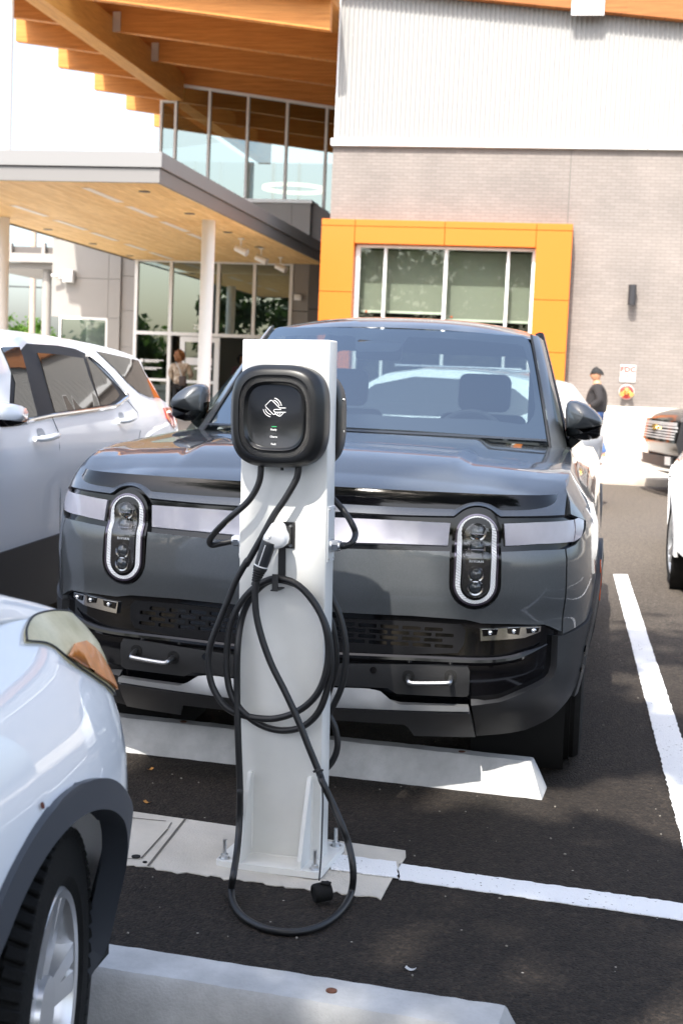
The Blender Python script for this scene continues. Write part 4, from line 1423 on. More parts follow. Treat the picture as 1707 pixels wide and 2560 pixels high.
# roof
yr0, yr1 = 2.16, 3.70
def roofs(a, t):
    hw = .665 - .07*t
    w0 = np.asarray(WS(a, .945))
    y = w0[1] + t*(yr1-w0[1])
    z = w0[2] + .075*(1-math.exp(-t*7)) - .05*abs(a)**3*(.3+.7*min(1, t*6)) + .012*math.sin(math.pi*t)
    return np.array([a*(abs(w0[0]/(a if abs(a) > 1e-6 else 1))*(1-t)+hw*t if abs(a) > 1e-6 else hw), y, z])
g = G(); sheet(g, roofs, np.linspace(-1.045, 1.045, 41), np.linspace(0, 1, 30)); g.put('roof', M_greypaint, T, ang=60)
for sg in (1, -1):
    g = G()
    def SG(t, v):
        lo = np.array([sg*(.925-.13*t), 1.62 + t*1.95, 1.225])
        hi = np.asarray(roofs(sg*1.04, .03 + .95*t))
        return lo*(1-v) + hi*v
    sheet(g, SG, np.linspace(0, 1, 12), np.linspace(0, 1, 5)); g.put('side_glass', M_carglass, T)
    for t in (.42, .97):
        g = G(); tube(g, [np.asarray(SG(t, v)) for v in np.linspace(0, 1, 5)], .03, 8); g.put('door_pillar', M_blackgloss, T)
    # mirrors: traced outline, rounded over in depth
M_intr = mat('dark_cabin_trim', (.028, .028, .03), .7)
g = G()
sheet(g, lambda a, t: np.array([a*.84, 1.50 + .2*a*a + t*.55, 1.235 + .015*t - .02*a*a]), np.linspace(-1, 1, 21), np.linspace(0, 1, 6))
bx(g, -.84, .84, 2.0, 2.1, .9, 1.24, .02); bx(g, -.9, .9, 1.7, 3.7, .45, .5)
bx(g, -.92, -.88, 1.7, 3.7, .5, 1.2); bx(g, .88, .92, 1.7, 3.7, .5, 1.2)
g.put('dashboard', M_intr, T)
def seat(x, y):
    g = G(); bx(g, x-.25, x+.25, y-.5, y, .62, .80, .05, 3); box(g, (x, y+.07, 1.05), (.48, .13, .62), .05, seg=3, rot=Matrix.Rotation(rad(-14), 4, 'X'))
    s_ = g.put('seat', M_intr, T)
    g = G(); box(g, (x, y+.17, 1.47), (.29, .10, .21), .045, seg=3, rot=Matrix.Rotation(rad(-10), 4, 'X')); g.put('headrest', M_intr, s_)
seat(.40, 2.75); seat(-.40, 2.75)
g = G(); bx(g, -.7, .7, 3.1, 3.45, .7, .85, .05, 3); box(g, (0, 3.5, 1.05), (1.3, .12, .5), .05, seg=3); g.put('rear_bench', M_intr, T)
g = G(); RS = frame((.40, 2.16, 1.20), (1, 0, 0), (0, .35, 1))
tube(g, [RS@Vector((.185*math.cos(t), .185*math.sin(t), 0)) for t in np.linspace(0, 2*math.pi, 41)], .015, 10, cap=False)
for t in (.0, math.pi, -math.pi/2): cyl(g, RS@Vector((0, 0, .02)), RS@Vector((.18*math.cos(t), .18*math.sin(t), 0)), .014)
cyl(g, RS@Vector((0, 0, .0)), RS@Vector((0, 0, .03)), .06); g.put('steering_wheel', mat('grey_steering_wheel', (.07, .075, .08), .5), T)
g = G(); bx(g, .02, .42, 2.02, 2.05, 1.13, 1.28, .01); g.put('dashboard_screen', M_blackgloss, T)
# rear wall of the cab with its window
g = G()
RW = lambda u, v: np.array([u, 3.72 - .12*(v-1.2)/.6, v])
panel(g, RW, [(-.92, .6), (.92, .6), (.80, 1.2), (.62, 1.80), (-.62, 1.80), (-.80, 1.2)], [rrect(0, 1.47, .60, .22, .06)], step=.12, th=.04); g.put('cab_rear_wall', M_intr, T)
g = G(); panel(g, RW, rrect(0, 1.47, .60, .22, .06), step=.2, th=.0); g.put('rear_window', M_carglass, T)

g = G()
sheet(g, lambda u, k: (np.asarray(WS(u, .035)) + np.array([0, -.004, .003]))*(1-k) + k*(np.asarray(WS(u, .0)) + np.array([0, -.075, .018])), np.linspace(-.99, .99, 31), np.linspace(0, 1, 5)); g.put('cowl_trim', M_blackmatte, T)
def puffed(g, outline, F_, d0, d1, inset=.5, rings=6):
    """closed rounded solid over a flat outline: bulges d0 towards +local z and d1 towards -z"""
    P = np.array(outline, float)
    c = P.mean(0)
    vs, fs = [], []
    n = len(P)
    lv = []
    for k in range(-rings, rings+1):
        t = k/rings
        s = (1-abs(t)**2.6)**(1/2.6) if abs(t) < 1 else 0
        s = inset*0 + s
        z = t*(d0 if t > 0 else d1)
        lv.append((max(s, .0), z))
    for s, z in lv: vs += [F_@Vector((*(c + (P-c)*(s**.6 if s > 0 else 0)), z)) for P in P]
    for i in range(len(lv)-1):
        for k in range(n): fs.append((i*n+k, i*n+(k+1) % n, (i+1)*n+(k+1) % n, (i+1)*n+k))
    return g.add(vs, fs)
def mirror_local(p, y):
    r = ray(p)
    Mi = np.array(TM.inverted())
    o_ = Mi[:3, :3]@CAM + Mi[:3, 3]
    d = Mi[:3, :3]@r
    q = o_ + d*((y-o_[1])/d[1])
    return q
for sg in (1, -1):
    yM = 1.86
    cap_ = [mirror_local(q2(*p), yM) for p in ((1288, 560), (1296, 525), (1312, 510), (1345, 509), (1395, 528), (1440, 562), (1470, 597), (1480, 618), (1478, 640), (1440, 652), (1380, 660), (1330, 662), (1290, 655))]
    lowp = [mirror_local(q2(*p), yM) for p in ((1284, 600), (1330, 655), (1400, 655), (1476, 642), (1470, 690), (1450, 705), (1390, 716), (1330, 708), (1290, 690))]
    arm_ = [mirror_local(q2(*p), yM-.02) for p in ((1300, 745), (1318, 758), (1345, 735), (1390, 700), (1380, 660), (1340, 665), (1300, 705))]
    FZ = Matrix(((sg, 0, 0, 0), (0, 0, -1, yM), (0, 1, 0, 0), (0, 0, 0, 1)))
    g = G(); puffed(g, [(p[0], p[2]) for p in cap_], FZ, .12, .07); mo = g.put('wing_mirror', M_greypaint, T, ang=60)
    g = G(); puffed(g, [(p[0], p[2]) for p in lowp], FZ@Matrix.Translation((0, 0, -.01)), .105, .075); g.put('mirror_base', M_blackgloss, mo, ang=60)
    g = G(); puffed(g, [(p[0], p[2]) for p in arm_], FZ@Matrix.Translation((0, 0, .0)), .03, .05); g.put('mirror_arm', M_clad, mo, ang=60)
# ================================================================== the other cars
M_win = mat('dark_car_window', (.018, .02, .02), .02, spec=.8)
M_wintint = mat('brown_tinted_car_window', (.022, .018, .015), .02, spec=.7)
M_trimblack = mat('black_window_trim', (.014, .014, .016), .55, spec=.3)
M_cladblack = mat('dark_body_cladding', (.03, .031, .035), .5)

def strip_over(g, hw, path, crown=.05, n=15, off=0., p=3.):
    """the skin over the top of a car: across from side to side along the silhouette (y, z)"""
    P = np.array(path, float)
    d = np.gradient(P, axis=0)
    d /= np.linalg.norm(d, axis=1)[:, None] + 1e-9
    N = np.column_stack([-d[:, 1], d[:, 0]])
    ts = np.linspace(-1, 1, n)
    vs = []
    for (y, z), nn in zip(P, N):
        w = hw(y, z)
        for t in ts:
            c = crown*(1-abs(t)**p) + off
            vs.append((t*w, y + nn[0]*c, z + nn[1]*c))
    m = len(ts)
    return g.add(vs, [(i*m+j, i*m+j+1, (i+1)*m+j+1, (i+1)*m+j) for i in range(len(P)-1) for j in range(m-1)])

def resample(path, step=.05):
    P = [np.array(p, float) for p in path]
    out = []
    for a, b in zip(P[:-1], P[1:]):
        n = max(1, int(np.linalg.norm(b-a)/step))
        out += [a + (b-a)*k/n for k in range(n)]
    return out + [P[-1]]

def arch_pts(yc, zc, r, a0, a1, n=20):
    return [(yc + r*math.cos(rad(a0 + (a1-a0)*i/n)), zc + r*math.sin(rad(a0 + (a1-a0)*i/n))) for i in range(n+1)]

def car(o, paint, path, hw, wheels, sill, glasses, r, rim, tw=.23, steer=0., clad=True, win=None, winm=None, style='five', wheel_sides=(1, -1), crown=.05):
    """closed car body: two side skins with wheel cut-outs, the skin over the top, wheels, windows
    path: silhouette nose-bottom -> over the top -> tail-bottom, (y, z); y grows towards the tail"""
    (yf, yr), zc = wheels, r
    ra = r + .055
    SD = lambda u, v: np.array([hw(u, v), u, v])
    SDm = lambda u, v: np.array([-hw(u, v), u, v])
    sm = [tuple(p) for p in path]
    poly = sm[::-1]
    poly = [p for p in poly]
    # walk the bottom from nose to tail around the arches
    bottom = [(yf-ra, sill)] + arch_pts(yf, zc, ra, 180+math.degrees(math.asin(min(.99, max(-.99, (zc-sill)/ra)))), -math.degrees(math.asin(min(.99, max(-.99, (zc-sill)/ra))))) \
        + arch_pts(yr, zc, ra, 180+math.degrees(math.asin(min(.99, max(-.99, (zc-sill)/ra)))), -math.degrees(math.asin(min(.99, max(-.99, (zc-sill)/ra)))))
    poly = poly + bottom[1:]
    body = None
    for s, SS, fl in ((1, SD, 1), (-1, SDm, -1)):
        g = G(); panel(g, SS, poly, step=.09, th=.0, flip=fl); sk = g.put('body_side', paint, o)
        for yc in (yf, yr):
            g = G(); panel(g, SS, arch_pts(yc, zc, ra-.002, 190, -10, 26) + arch_pts(yc, zc, ra+.05, 190, -10, 26)[::-1], step=.06, off=.012, th=.03, flip=fl)
            g.put('wheel_arch_trim', M_cladblack if clad else paint, o)
            g = G(); lathe(g, [(ra, s*(hw(yc, .5)-.02)), (ra, s*(hw(yc, .5)-.32)), (.0, s*(hw(yc, .5)-.32))], Matrix.Translation((0, yc, zc)), 32); g.put('wheel_housing', M_void, o)
            if s in wheel_sides: wheel(o, (s*(hw(yc, .4)-tw/2-.015), yc, r), r, tw, rim, s, 5, style, tread=False, steer=steer if yc == yf else 0.)
        if clad:
            g = G(); panel(g, SS, [(yf+ra, sill-.1), (yr-ra, sill-.1), (yr-ra, sill+.12), (yf+ra, sill+.12)], step=.2, off=.01, th=.03, flip=fl); g.put('sill_cladding', M_cladblack, o)
        for nm, gl, m_, of_ in glasses:
            g = G(); panel(g, SS, gl, step=.07, off=of_, th=.006, flip=fl); g.put(nm, m_, o if nm != 'door_seam' else sk)
    n_ = [p for p in path if p[0] < .5 and .5 < p[1] < 1.0]
    if o.name.startswith('parked_crossover') and len(n_) > 2:
        zt_ = n_[-1][1]
        for s, SS, fl in ((1, SD, 1), (-1, SDm, -1)):
            g = G(); panel(g, SS, [(.10, zt_-.20), (.24, zt_-.17), (.52, zt_-.07), (.44, zt_-.035), (.16, zt_-.13)], step=.06, off=.008, th=.02, flip=fl); g.put('headlamp', M_bar, o)
        g = G(); strip_over(g, lambda y, z: hw(y, z)*.72, resample([(.03, .42), (.0, .5), (.03, .62)], .04), crown, off=.012); g.put('grille', M_blackmatte, o)
    g = G(); strip_over(g, hw, resample(path, .06), crown); g.put('body_shell', paint, o, ang=40)
    if win:
        for nm, (a, b) in win.items():
            p = resample([a, b], .08)
            g = G(); strip_over(g, lambda y, z: hw(y, z)*.90, p, crown*.9, off=.012); g.put(nm, winm or M_win, o)
    g = G(); bx(g, -.8, .8, path[0][0]+.25, path[-1][0]-.25, .22, sill+.12); g.put('underbody', M_void, o, smooth=False)
    return o

# ---- white crossover with its nose at the charger (near, bottom left)
X1 = thing('parked_crossover', 'white crossover at the lower left with a yellowed headlamp and amber indicator', 'car',
           Matrix.Translation((-1.755, 2.99, 0))@Matrix.Rotation(math.pi, 4, 'Z'), 'white cars parked around the charger')
XM_ = Matrix.Translation((-1.755, 2.99, 0))@Matrix.Rotation(math.pi, 4, 'Z')
z1 = np.array([.2, .32, .5, .64, .78, .88, .96, 1.02, 1.07, 1.12, 1.17])
o1 = np.array([-.10, -.03, .004, .018, .008, -.026, -.062, -.104, -.155, -.225, -.33])
zn = np.array([.2, .35, .55, .7, .85, .95, 1.05, 1.15])
on_ = np.array([-.10, -.02, .0, -.01, -.05, -.10, -.20, -.4])
SX = Wrap([(0, 0), (.28, .012), (.5, .05), (.67, .12), (.80, .225), (.875, .36), (.908, .55), (.915, .8), (.905, 1.5), (.89, 3.2), (.85, 4.3)],
          lambda z: np.interp(z, zn, on_), lambda z: np.interp(z, z1, o1))
ca, cb = crop(0, 1960, 2.1778), crop(0, 1440, 2.24)
def tx(f, *pts): return [tuple(solve(SX, XM_, f(*p), (-SX.u_at_y(.6), .7))) for p in pts]
yw, rw = .715, .335
ux = lambda y: -SX.u_at_y(y)

ARI, ARO, zw1 = .393, .448, .335
YA, EL = .79, 1.125                            # the arch is a little longer than high
def xarch(r, a0, a1, n=30): return [(ux(YA) + EL*r*math.cos(rad(a0+(a1-a0)*i/n)), zw1 + r*math.sin(rad(a0+(a1-a0)*i/n))) for i in range(n+1)]
u_rear = ux(4.25)
vtop = [(-.0, .935), (-.3, .94), (-.5, .95), (-.70, .965), (-.86, .985), (-1.0, 1.012), (-1.12, 1.032), (-1.25, 1.043), (-1.37, 1.052), (-1.5, 1.062), (-1.75, 1.075), (-2.2, 1.09)]
vcut = lambda s_: vtop
fb = vtop + [(ux(3.2), 1.08), (u_rear, 1.05), (u_rear, .35), (ux(yw+2.65), .3), (ux(YA+.52), .27)] + xarch(ARI+.01, 190, 0)[1:] + [(ux(YA)+EL*(ARI+.01), .26), (-.60, .24), (0, .24)]
g = G(); panel(g, SX, fb, step=.06, th=.02, flip=1); g.put('body_side', M_whitepearl, X1, ang=50)
g = G(); panel(g, SX, [(-u, v) for u, v in fb], step=.08, th=.02); g.put('body_side', M_whitepearl, X1, ang=50)
tr_ = xarch(ARI, 188, 4) + [(ux(yw)+ARI-.005, .27)] + [(ux(yw)+ARO+.02, .27)] + [(ux(yw)+ARO, .34)] + xarch(ARO, 5, 192)
g = G()
def trimf(k, j):
    a = rad(192 - (192+4)*k)
    r_ = ARI + (ARO-ARI)*np.clip(j, 0, 1)
    u_, v_ = ux(YA) + EL*r_*math.cos(a), zw1 + r_*math.sin(a)
    return np.asarray(SX(u_, v_)) + snorm(SX, u_, v_)*(.012 if 0 <= j <= 1 else -.04)
sheet(g, trimf, np.linspace(0, 1, 60), [-.01, 0, .12, .4, .75, .93, 1, 1.01])
def trimd(k, j):
    u_, v_ = ux(YA) + EL*(ARI + (ARO-ARI)*np.clip(j, 0, 1)) - .012*k, zw1 - .023 - .065*k
    return np.asarray(SX(u_, v_)) + snorm(SX, u_, v_)*(.012 if 0 <= j <= 1 else -.04)
sheet(g, trimd, np.linspace(0, 1, 8), [-.01, 0, .3, .7, 1, 1.01])
g.put('wheel_arch_trim', mat('blue_grey_arch_plastic', (.045, .052, .066), .5, bump=.06, bscale=500), X1)
# inner arch liner with its push-in fasteners
M_liner = mat('arch_liner', (.008, .008, .009), .65)
g = G(); lathe(g, [(ARI+.004, -.85), (ARI-.004, -.72), (ARI-.01, -.5), (0, -.5)], Matrix.Translation((0, YA, zw1))@Matrix.Scale(EL, 4, (0, 1, 0)), 48, rad(-100), rad(100)); g.put('arch_liner', M_liner, X1)
for a in (62, 40, 20, 2, -16, -32):
    c = Vector((-.795, YA-EL*(ARI-.008)*math.cos(rad(a)), zw1+(ARI-.008)*math.sin(rad(a))))
    d = Vector((0, math.cos(rad(a)), -math.sin(rad(a))))
    g = G(); cyl(g, c, c+d*.006, .011, .008, n=12); g.put('liner_clip', mat('liner_clip', (.05, .05, .05), .4) if a == 62 else bpy.data.materials['liner_clip'], X1)
g = G(); bx(g, -.80, .80, .16, YA-EL*ARI-.03, .20, .30, .03); bx(g, -.70, .70, .3, 4.2, .22, .5); g.put('underbody', M_void, X1)
g = G(); box(g, (-.74, YA-EL*ARI+.03, .22), (.17, .012, .17), .003, rot=Matrix.Rotation(rad(12), 4, 'X')); g.put('air_deflector', M_blackmatte, X1)
wheel(X1, (-.765, yw, zw1), .335, .235, .222, -1, 5, 'twin', steer=rad(9.5), M_rim=mat('bright_silver_wheel_paint', (.68, .68, .69), .28, .65, coat=.5))
wheel(X1, (.765, yw, zw1), .335, .235, .222, 1, 5, 'twin', tread=False)
wheel(X1, (-.775, yw+2.65, zw1), .335, .235, .222, -1, 5, 'twin', tread=False)
# bonnet, cabin
cowx = lambda x: 1.35 + .12*(x/.8)**2
def hoodx(a, t):
    u = a*1.37
    vt = np.interp(abs(u), [-p[0] for p in vtop], [p[1] for p in vtop])
    p0 = np.asarray(SX(u, vt))
    # rear line of the bonnet: on the wing shoulder at the sides
    xe = a*.80
    y1_ = cowx(xe)
    p1 = np.array([xe, y1_, 1.075 + .085*(1-abs(a)**2)])
    k = 1-(1-t)**1.3
    z = p0[2] + (p1[2]-p0[2])*(1-math.exp(-t*3.2))/(1-math.exp(-3.2)) + .03*math.sin(math.pi*t)*(1-abs(a)**3)
    z += .022*smooth(.70, .85, abs(a))*(1-smooth(.90, 1, abs(a)))*smooth(.05, .3, t)
    return np.array([p0[0]+(p1[0]-p0[0])*t, p0[1]+(p1[1]-p0[1])*t, z])
g = G(); sheet(g, hoodx, np.linspace(-1, 1, 81), np.linspace(0, 1, 26)); g.put('bonnet', M_whitepearl, X1, ang=60)
def hwx(y, z): return (.90 if z < 1.06 else .90-.42*(z-1.06)) - .02
g = G(); strip_over(g, hwx, resample([(1.30, 1.10), (2.15, 1.60), (2.8, 1.66), (3.6, 1.62), (4.1, 1.50), (4.32, 1.05), (4.38, .35)], .08), .06); g.put('roof', M_whitepearl, X1)
g = G(); strip_over(g, lambda y, z: hwx(y, z)*.9, resample([(1.36, 1.135), (2.1, 1.57)], .08), .06, off=.01); g.put('windscreen', M_win, X1)
CSX = lambda u, v: np.array([-hwx(u, v), u, v])
g = G(); panel(g, CSX, [(1.5, 1.06), (4.25, 1.04), (4.05, 1.45), (3.6, 1.56), (2.8, 1.62), (2.2, 1.58)], step=.1, flip=-1); g.put('side_glass', M_win, X1)
# aged headlamp with its amber corner
def yellow_lens():
    m = mat('yellowed_lamp_lens', (.60, .53, .29), .36, coat=.25, var=.2, vscale=9, col2=(.76, .69, .47), coat_rough=.15)
    return m
hlp = [(-1.372, 1.020), (-1.33, 1.036), (-1.26, 1.046), (-1.16, 1.040), (-1.06, 1.024), (-.97, 1.003), (-.935, .978), (-.895, .945), (-.90, .905), (-.94, .872), (-.985, .852), (-1.03, .855), (-1.1, .888), (-1.18, .928), (-1.24, .96), (-1.29, 1.0)]
M_yl = yellow_lens()
hlp = [tuple(p[:2]) for p in spline([(*p, 0) for p in hlp + hlp[:1]], 4)][:-1]
for m_ in (lambda p: p, mir):
    g = G(); panel(g, SX, m_(hlp), step=.03, off=.004, th=.03, puff=.012); h_ = g.put('headlamp', M_yl, X1, ang=50)
    am = [(-1.262, .972), (-1.20, .982), (-1.13, .975), (-1.08, .945), (-1.03, .90), (-.985, .866), (-1.03, .862), (-1.10, .893), (-1.18, .932)]
    g = G(); panel(g, SX, m_(am), step=.03, off=.0135, th=.004, puff=.003); g.put('amber_indicator', mat('faded_amber_lens', (.74, .25, .05), .32, coat=.4, var=.2, vscale=30) if 'faded_amber_lens' not in bpy.data.materials else bpy.data.materials['faded_amber_lens'], h_)
    rim_ = [np.asarray(SX(*p)) + snorm(SX, *p)*.004 for p in dens(m_(hlp), .03)]
    g = G(); tube(g, rim_ + [rim_[0]], .0022, 6, cap=False); g.put('lamp_gasket', M_blackmatte, h_)
# small chip of paint
g = G(); p = tx(ca, (232, 118))[0]; panel(g, SX, circle(p[0], p[1], .006, 8), step=.004, off=.0015, th=.001); g.put('paint_chip', mat('rust_spot', (.12, .03, .015), .8), X1)

# ---- white crossover beyond, on the left of the pickup (its left side seen)
X2M = Matrix.Translation((-3.65, 4.70, 0))
X2 = thing('parked_crossover', 'white crossover with brown tinted rear windows parked left of the dark pickup', 'car', X2M, 'white cars parked around the charger')
def hw2(y, z):
    w = .905 + .012*math.exp(-((z-.98)/.10)**2) - .02*max(0, .7-z)
    if z > 1.16: w -= .40*(z-1.16) + .25*max(0, z-1.5)**1.3
    w -= .055*max(0, y-3.6)**2 + .10*max(0, .9-y)**2
    return w
S2 = lambda u, v: np.array([hw2(u, v), u, v])
c0 = crop(0, 800, 3.4578)
def tr2(*pts): return [tuple(solve(S2, X2M, c0(*p), (3., 1.2))) for p in pts]
rf = tr2((200, 126), (400, 147), (600, 172), (800, 207), (1000, 256), (1130, 301), (1213, 346))
rear_edge = tr2((1253, 450), (1330, 575), (1388, 682), (1445, 722), (1472, 760))
print('roof', rf, rear_edge)
nose2 = [(.06, .30), (.0, .52), (.03, .74), (.12, .86), (.45, .98), (.95, 1.06), (1.20, 1.12), (1.55, 1.36), (1.80, 1.535), (2.05, 1.625)]
p2_ = nose2 + [p for p in rf if p[0] > 2.1] + rear_edge + [(rear_edge[-1][0]+.10, 1.10), (rear_edge[-1][0]+.14, .85), (rear_edge[-1][0]+.12, .55), (rear_edge[-1][0]+.02, .33)]
gl_f = tr2((5, 240), (165, 236), (240, 520), (320, 832), (5, 888))
gl_f = [(1.75, gl_f[4][1]+.0), (1.95, 1.42)] + [(gl_f[0][0], gl_f[0][1])] + gl_f[1:4]
gl_r = tr2((318, 288), (520, 303), (716, 335), (760, 480), (862, 741), (640, 778), (472, 802), (400, 540))
gl_q = tr2((748, 330), (830, 400), (950, 532), (1012, 622), (1028, 655), (1000, 692), (940, 730), (868, 741), (800, 520))
gl_d = tr2((832, 272), (930, 292), (1050, 318), (1195, 352), (1255, 470), (1325, 590), (1382, 678), (1290, 668), (1200, 628), (1100, 540), (1000, 430))
frm = tr2((0, 205), (230, 204), (500, 221), (650, 250), (742, 291), (830, 382), (950, 502), (1040, 592), (1098, 660), (1060, 700), (1000, 736), (870, 768), (640, 800), (420, 831), (110, 890))
frm = [(1.62, frm[-1][1]), (1.70, 1.22), (1.95, 1.47)] + [(2.05, 1.545)] + [p for p in frm if p[0] > 2.1]
car(X2, M_whitepearl, p2_, hw2, (.90, 3.60), .36,
    [('window_surround', frm, M_trimblack, .002), ('door_window', gl_f, M_win, .006), ('door_window', gl_r, M_wintint, .006), ('quarter_window', gl_q, M_wintint, .006), ('rear_quarter_glass', gl_d, M_wintint, .004)],
    .345, .23, win={'windscreen': ((1.26, 1.16), (1.98, 1.60))}, clad=True, crown=.045)
# dark lower doors, trim, handles, seams, lamps, mirror
clad_t = tr2((4, 2008), (260, 1925), (500, 1848))
cl = [(1.4, clad_t[0][1]-.01)] + clad_t + [(3.20, clad_t[-1][1]+.02), (3.20, .25), (1.4, .25)]
g = G(); panel(g, S2, cl, step=.1, off=.012, th=.03); g.put('sill_cladding', M_cladblack, X2)
tp_ = tr2((112, 897), (260, 866), (420, 832), (640, 800), (870, 766), (1000, 738), (1062, 692), (1098, 657), (1050, 588), (960, 480), (850, 375), (756, 300))
g = G(); tube(g, [np.asarray(S2(*p)) + np.array([.006, 0, 0]) for p in spline([(1.6, tp_[0][1]-.0, 0)] + [(*p, 0) for p in tp_], 4) for p in [p[:2]]], .012, 8); g.put('window_chrome_trim', M_chrome, X2)
for hx in ((285, 1030), (1010, 875)):
    a, b = tr2(hx, (hx[0]+(190 if hx[0] < 500 else 130), hx[1]-35))
    ha_ = np.asarray(S2(*a)); hb_ = np.asarray(S2(*b))
    g = G(); tube(g, spline([ha_+[.012, 0, 0], ha_*.7+hb_*.3+[.045, 0, 0], ha_*.3+hb_*.7+[.045, 0, .005], hb_+[.02, 0, 0]], 6), [.014]*3+[.017]*13+[.015]*3, 10); g.put('door_handle', M_whitepearl, X2, ang=60)
    c_ = ((a[0]*.6+b[0]*.4), a[1]+.018)
    g = G(); panel(g, S2, rrect(c_[0], c_[1], .05, .033, .03), step=.03, off=.001, th=.001); g.put('handle_recess', mat('shaded_handle_recess', (.32, .34, .37), .4) if 'shaded_handle_recess' not in bpy.data.materials else bpy.data.materials['shaded_handle_recess'], X2)  # flat grey patch paints in the shade behind the handle
M_seamline = mat('door_gap', (.10, .11, .12), .8)
for a in (((450, 835), (505, 960), (516, 1100), (524, 1500), (520, 1840)), ((1105, 700), (1190, 800), (1215, 960), (1190, 1100))):
    P = tr2(*a)
    g = G(); tube(g, [np.asarray(S2(*p)) - np.array([.002, 0, 0]) for p in P], .0045, 6); g.put('door_seam', M_seamline, X2)
tl = tr2((1412, 762), (1468, 756), (1498, 800), (1520, 850), (1522, 900), (1505, 945), (1478, 905), (1440, 850))
tl = [(min(p[0], rear_edge[-1][0]+.16), p[1]) for p in tl]
g = G(); panel(g, S2, tl, step=.04, off=.006, th=.02); tlo = g.put('tail_lamp', M_redlamp, X2)
sp_ = tr2((1450, 790), (1480, 830), (1505, 900))
g = G(); tube(g, [np.asarray(S2(*p)) + np.array([.012, 0, 0]) for p in sp_], .009, 8); g.put('tail_lamp_stripe', mat('clear_lamp_strip', (.75, .6, .6), .2, coat=1.), tlo)
def x2m(p, x):
    r = ray(p); t_ = (x-CAM[0])/r[0]; return CAM + r*t_ - np.array([-3.65, 4.70, 0])
FM = Matrix(((0, 0, 1, .98), (1, 0, 0, 0), (0, 1, 0, 0), (0, 0, 0, 1)))
mm_ = [x2m(c0(*p), -2.67) for p in ((0, 712), (60, 722), (105, 745), (125, 790), (118, 850), (104, 885), (60, 893), (0, 905))]
yb_ = mm_[0][1]-.12
out_ = [(p[1], p[2]) for p in mm_] + [(yb_, mm_[-1][2]), (yb_-.03, (mm_[0][2]+mm_[-1][2])/2), (yb_, mm_[0][2]-.01)]
lowm = [(p[0], min(p[1], (mm_[0][2]*.35+mm_[-1][2]*.65))) for p in out_]
g = G(); puffed(g, out_, FM, .10, .09); mo = g.put('wing_mirror', M_whitepearl, X2, ang=60)
g = G(); puffed(g, [(a*1.002-.004, b-.006) for a, b in lowm], FM, .115, .1); g.put('mirror_base', M_blackgloss, mo, ang=60)
g = G(); lathe(g, [(.0001, .06), (.06, .045), (.09, 0)], Matrix.Translation((0, rf[3][0], rf[3][1]+.045))@Matrix.Rotation(rad(-90), 4, 'Y'), 16); g.put('roof_antenna', M_blackgloss, X2)

# ---- generic cars further back
def hwg(wd, bl, L):
    def f(y, z):
        w = wd - .02*max(0, .7-z)
        if z > bl: w -= .38*(z-bl)
        return w - .14*max(0, y-(L-1.0))**2 - .16*max(0, 1.0-y)**2
    return f
# white hatchback driving past behind the pickup (seen through its cab and beyond its right mirror)
a5 = rad(15)
X3M = Matrix.Translation((-4.38, 19.0, 0))@Matrix.Rotation(rad(-90)-a5, 4, 'Z')
X3 = thing('parked_crossover', 'white crossover behind the dark pickup, seen through its cab and past its right mirror', 'car', X3M, 'white cars parked around the charger')
h3 = hwg(.92, 1.12, 4.6)
car(X3, M_whitepaint, [(.08, .28), (.0, .5), (.04, .72), (.15, .86), (.6, .98), (1.1, 1.06), (1.35, 1.14), (1.8, 1.45), (2.1, 1.62), (2.6, 1.70), (3.2, 1.70), (3.8, 1.65), (4.22, 1.56), (4.42, 1.30), (4.56, 1.08), (4.62, .9), (4.60, .55), (4.48, .32)],
    h3, (.92, 3.62), .34, [('window_surround', [(1.5, 1.10), (1.98, 1.48), (2.5, 1.60), (3.3, 1.59), (3.85, 1.50), (4.2, 1.27), (3.9, 1.13)], M_win, .003)], .35, .24,
    win={'windscreen': ((1.42, 1.19), (2.02, 1.58)), 'rear_window': ((4.25, 1.50), (4.50, 1.14))}, crown=.05)
g = G(); strip_over(g, lambda y, z: h3(y, z)*1.0, resample([(4.585, .60), (4.55, .52), (4.47, .31)], .04), .05, off=.012); g.put('rear_bumper', M_cladblack, X3)
for s in (1, -1):
    g = G(); panel(g, lambda u, v: np.array([s*h3(u, v), u, v]), [(4.30, 1.02), (4.55, 1.04), (4.60, .92), (4.35, .92)], step=.06, off=.006, th=.02, flip=s); g.put('tail_lamp', M_redlamp, X3)
    g = G(); tube(g, [np.array([s*(h3(y, 1.66)-.05), y, 1.74]) for y in np.linspace(2.2, 3.9, 8)], .015, 8); g.put('roof_rail', M_chrome, X3)
    g = G(); box(g, (s*.72, 4.60, .56), (.16, .02, .03), .004); g.put('rear_reflector', M_redlamp, X3)
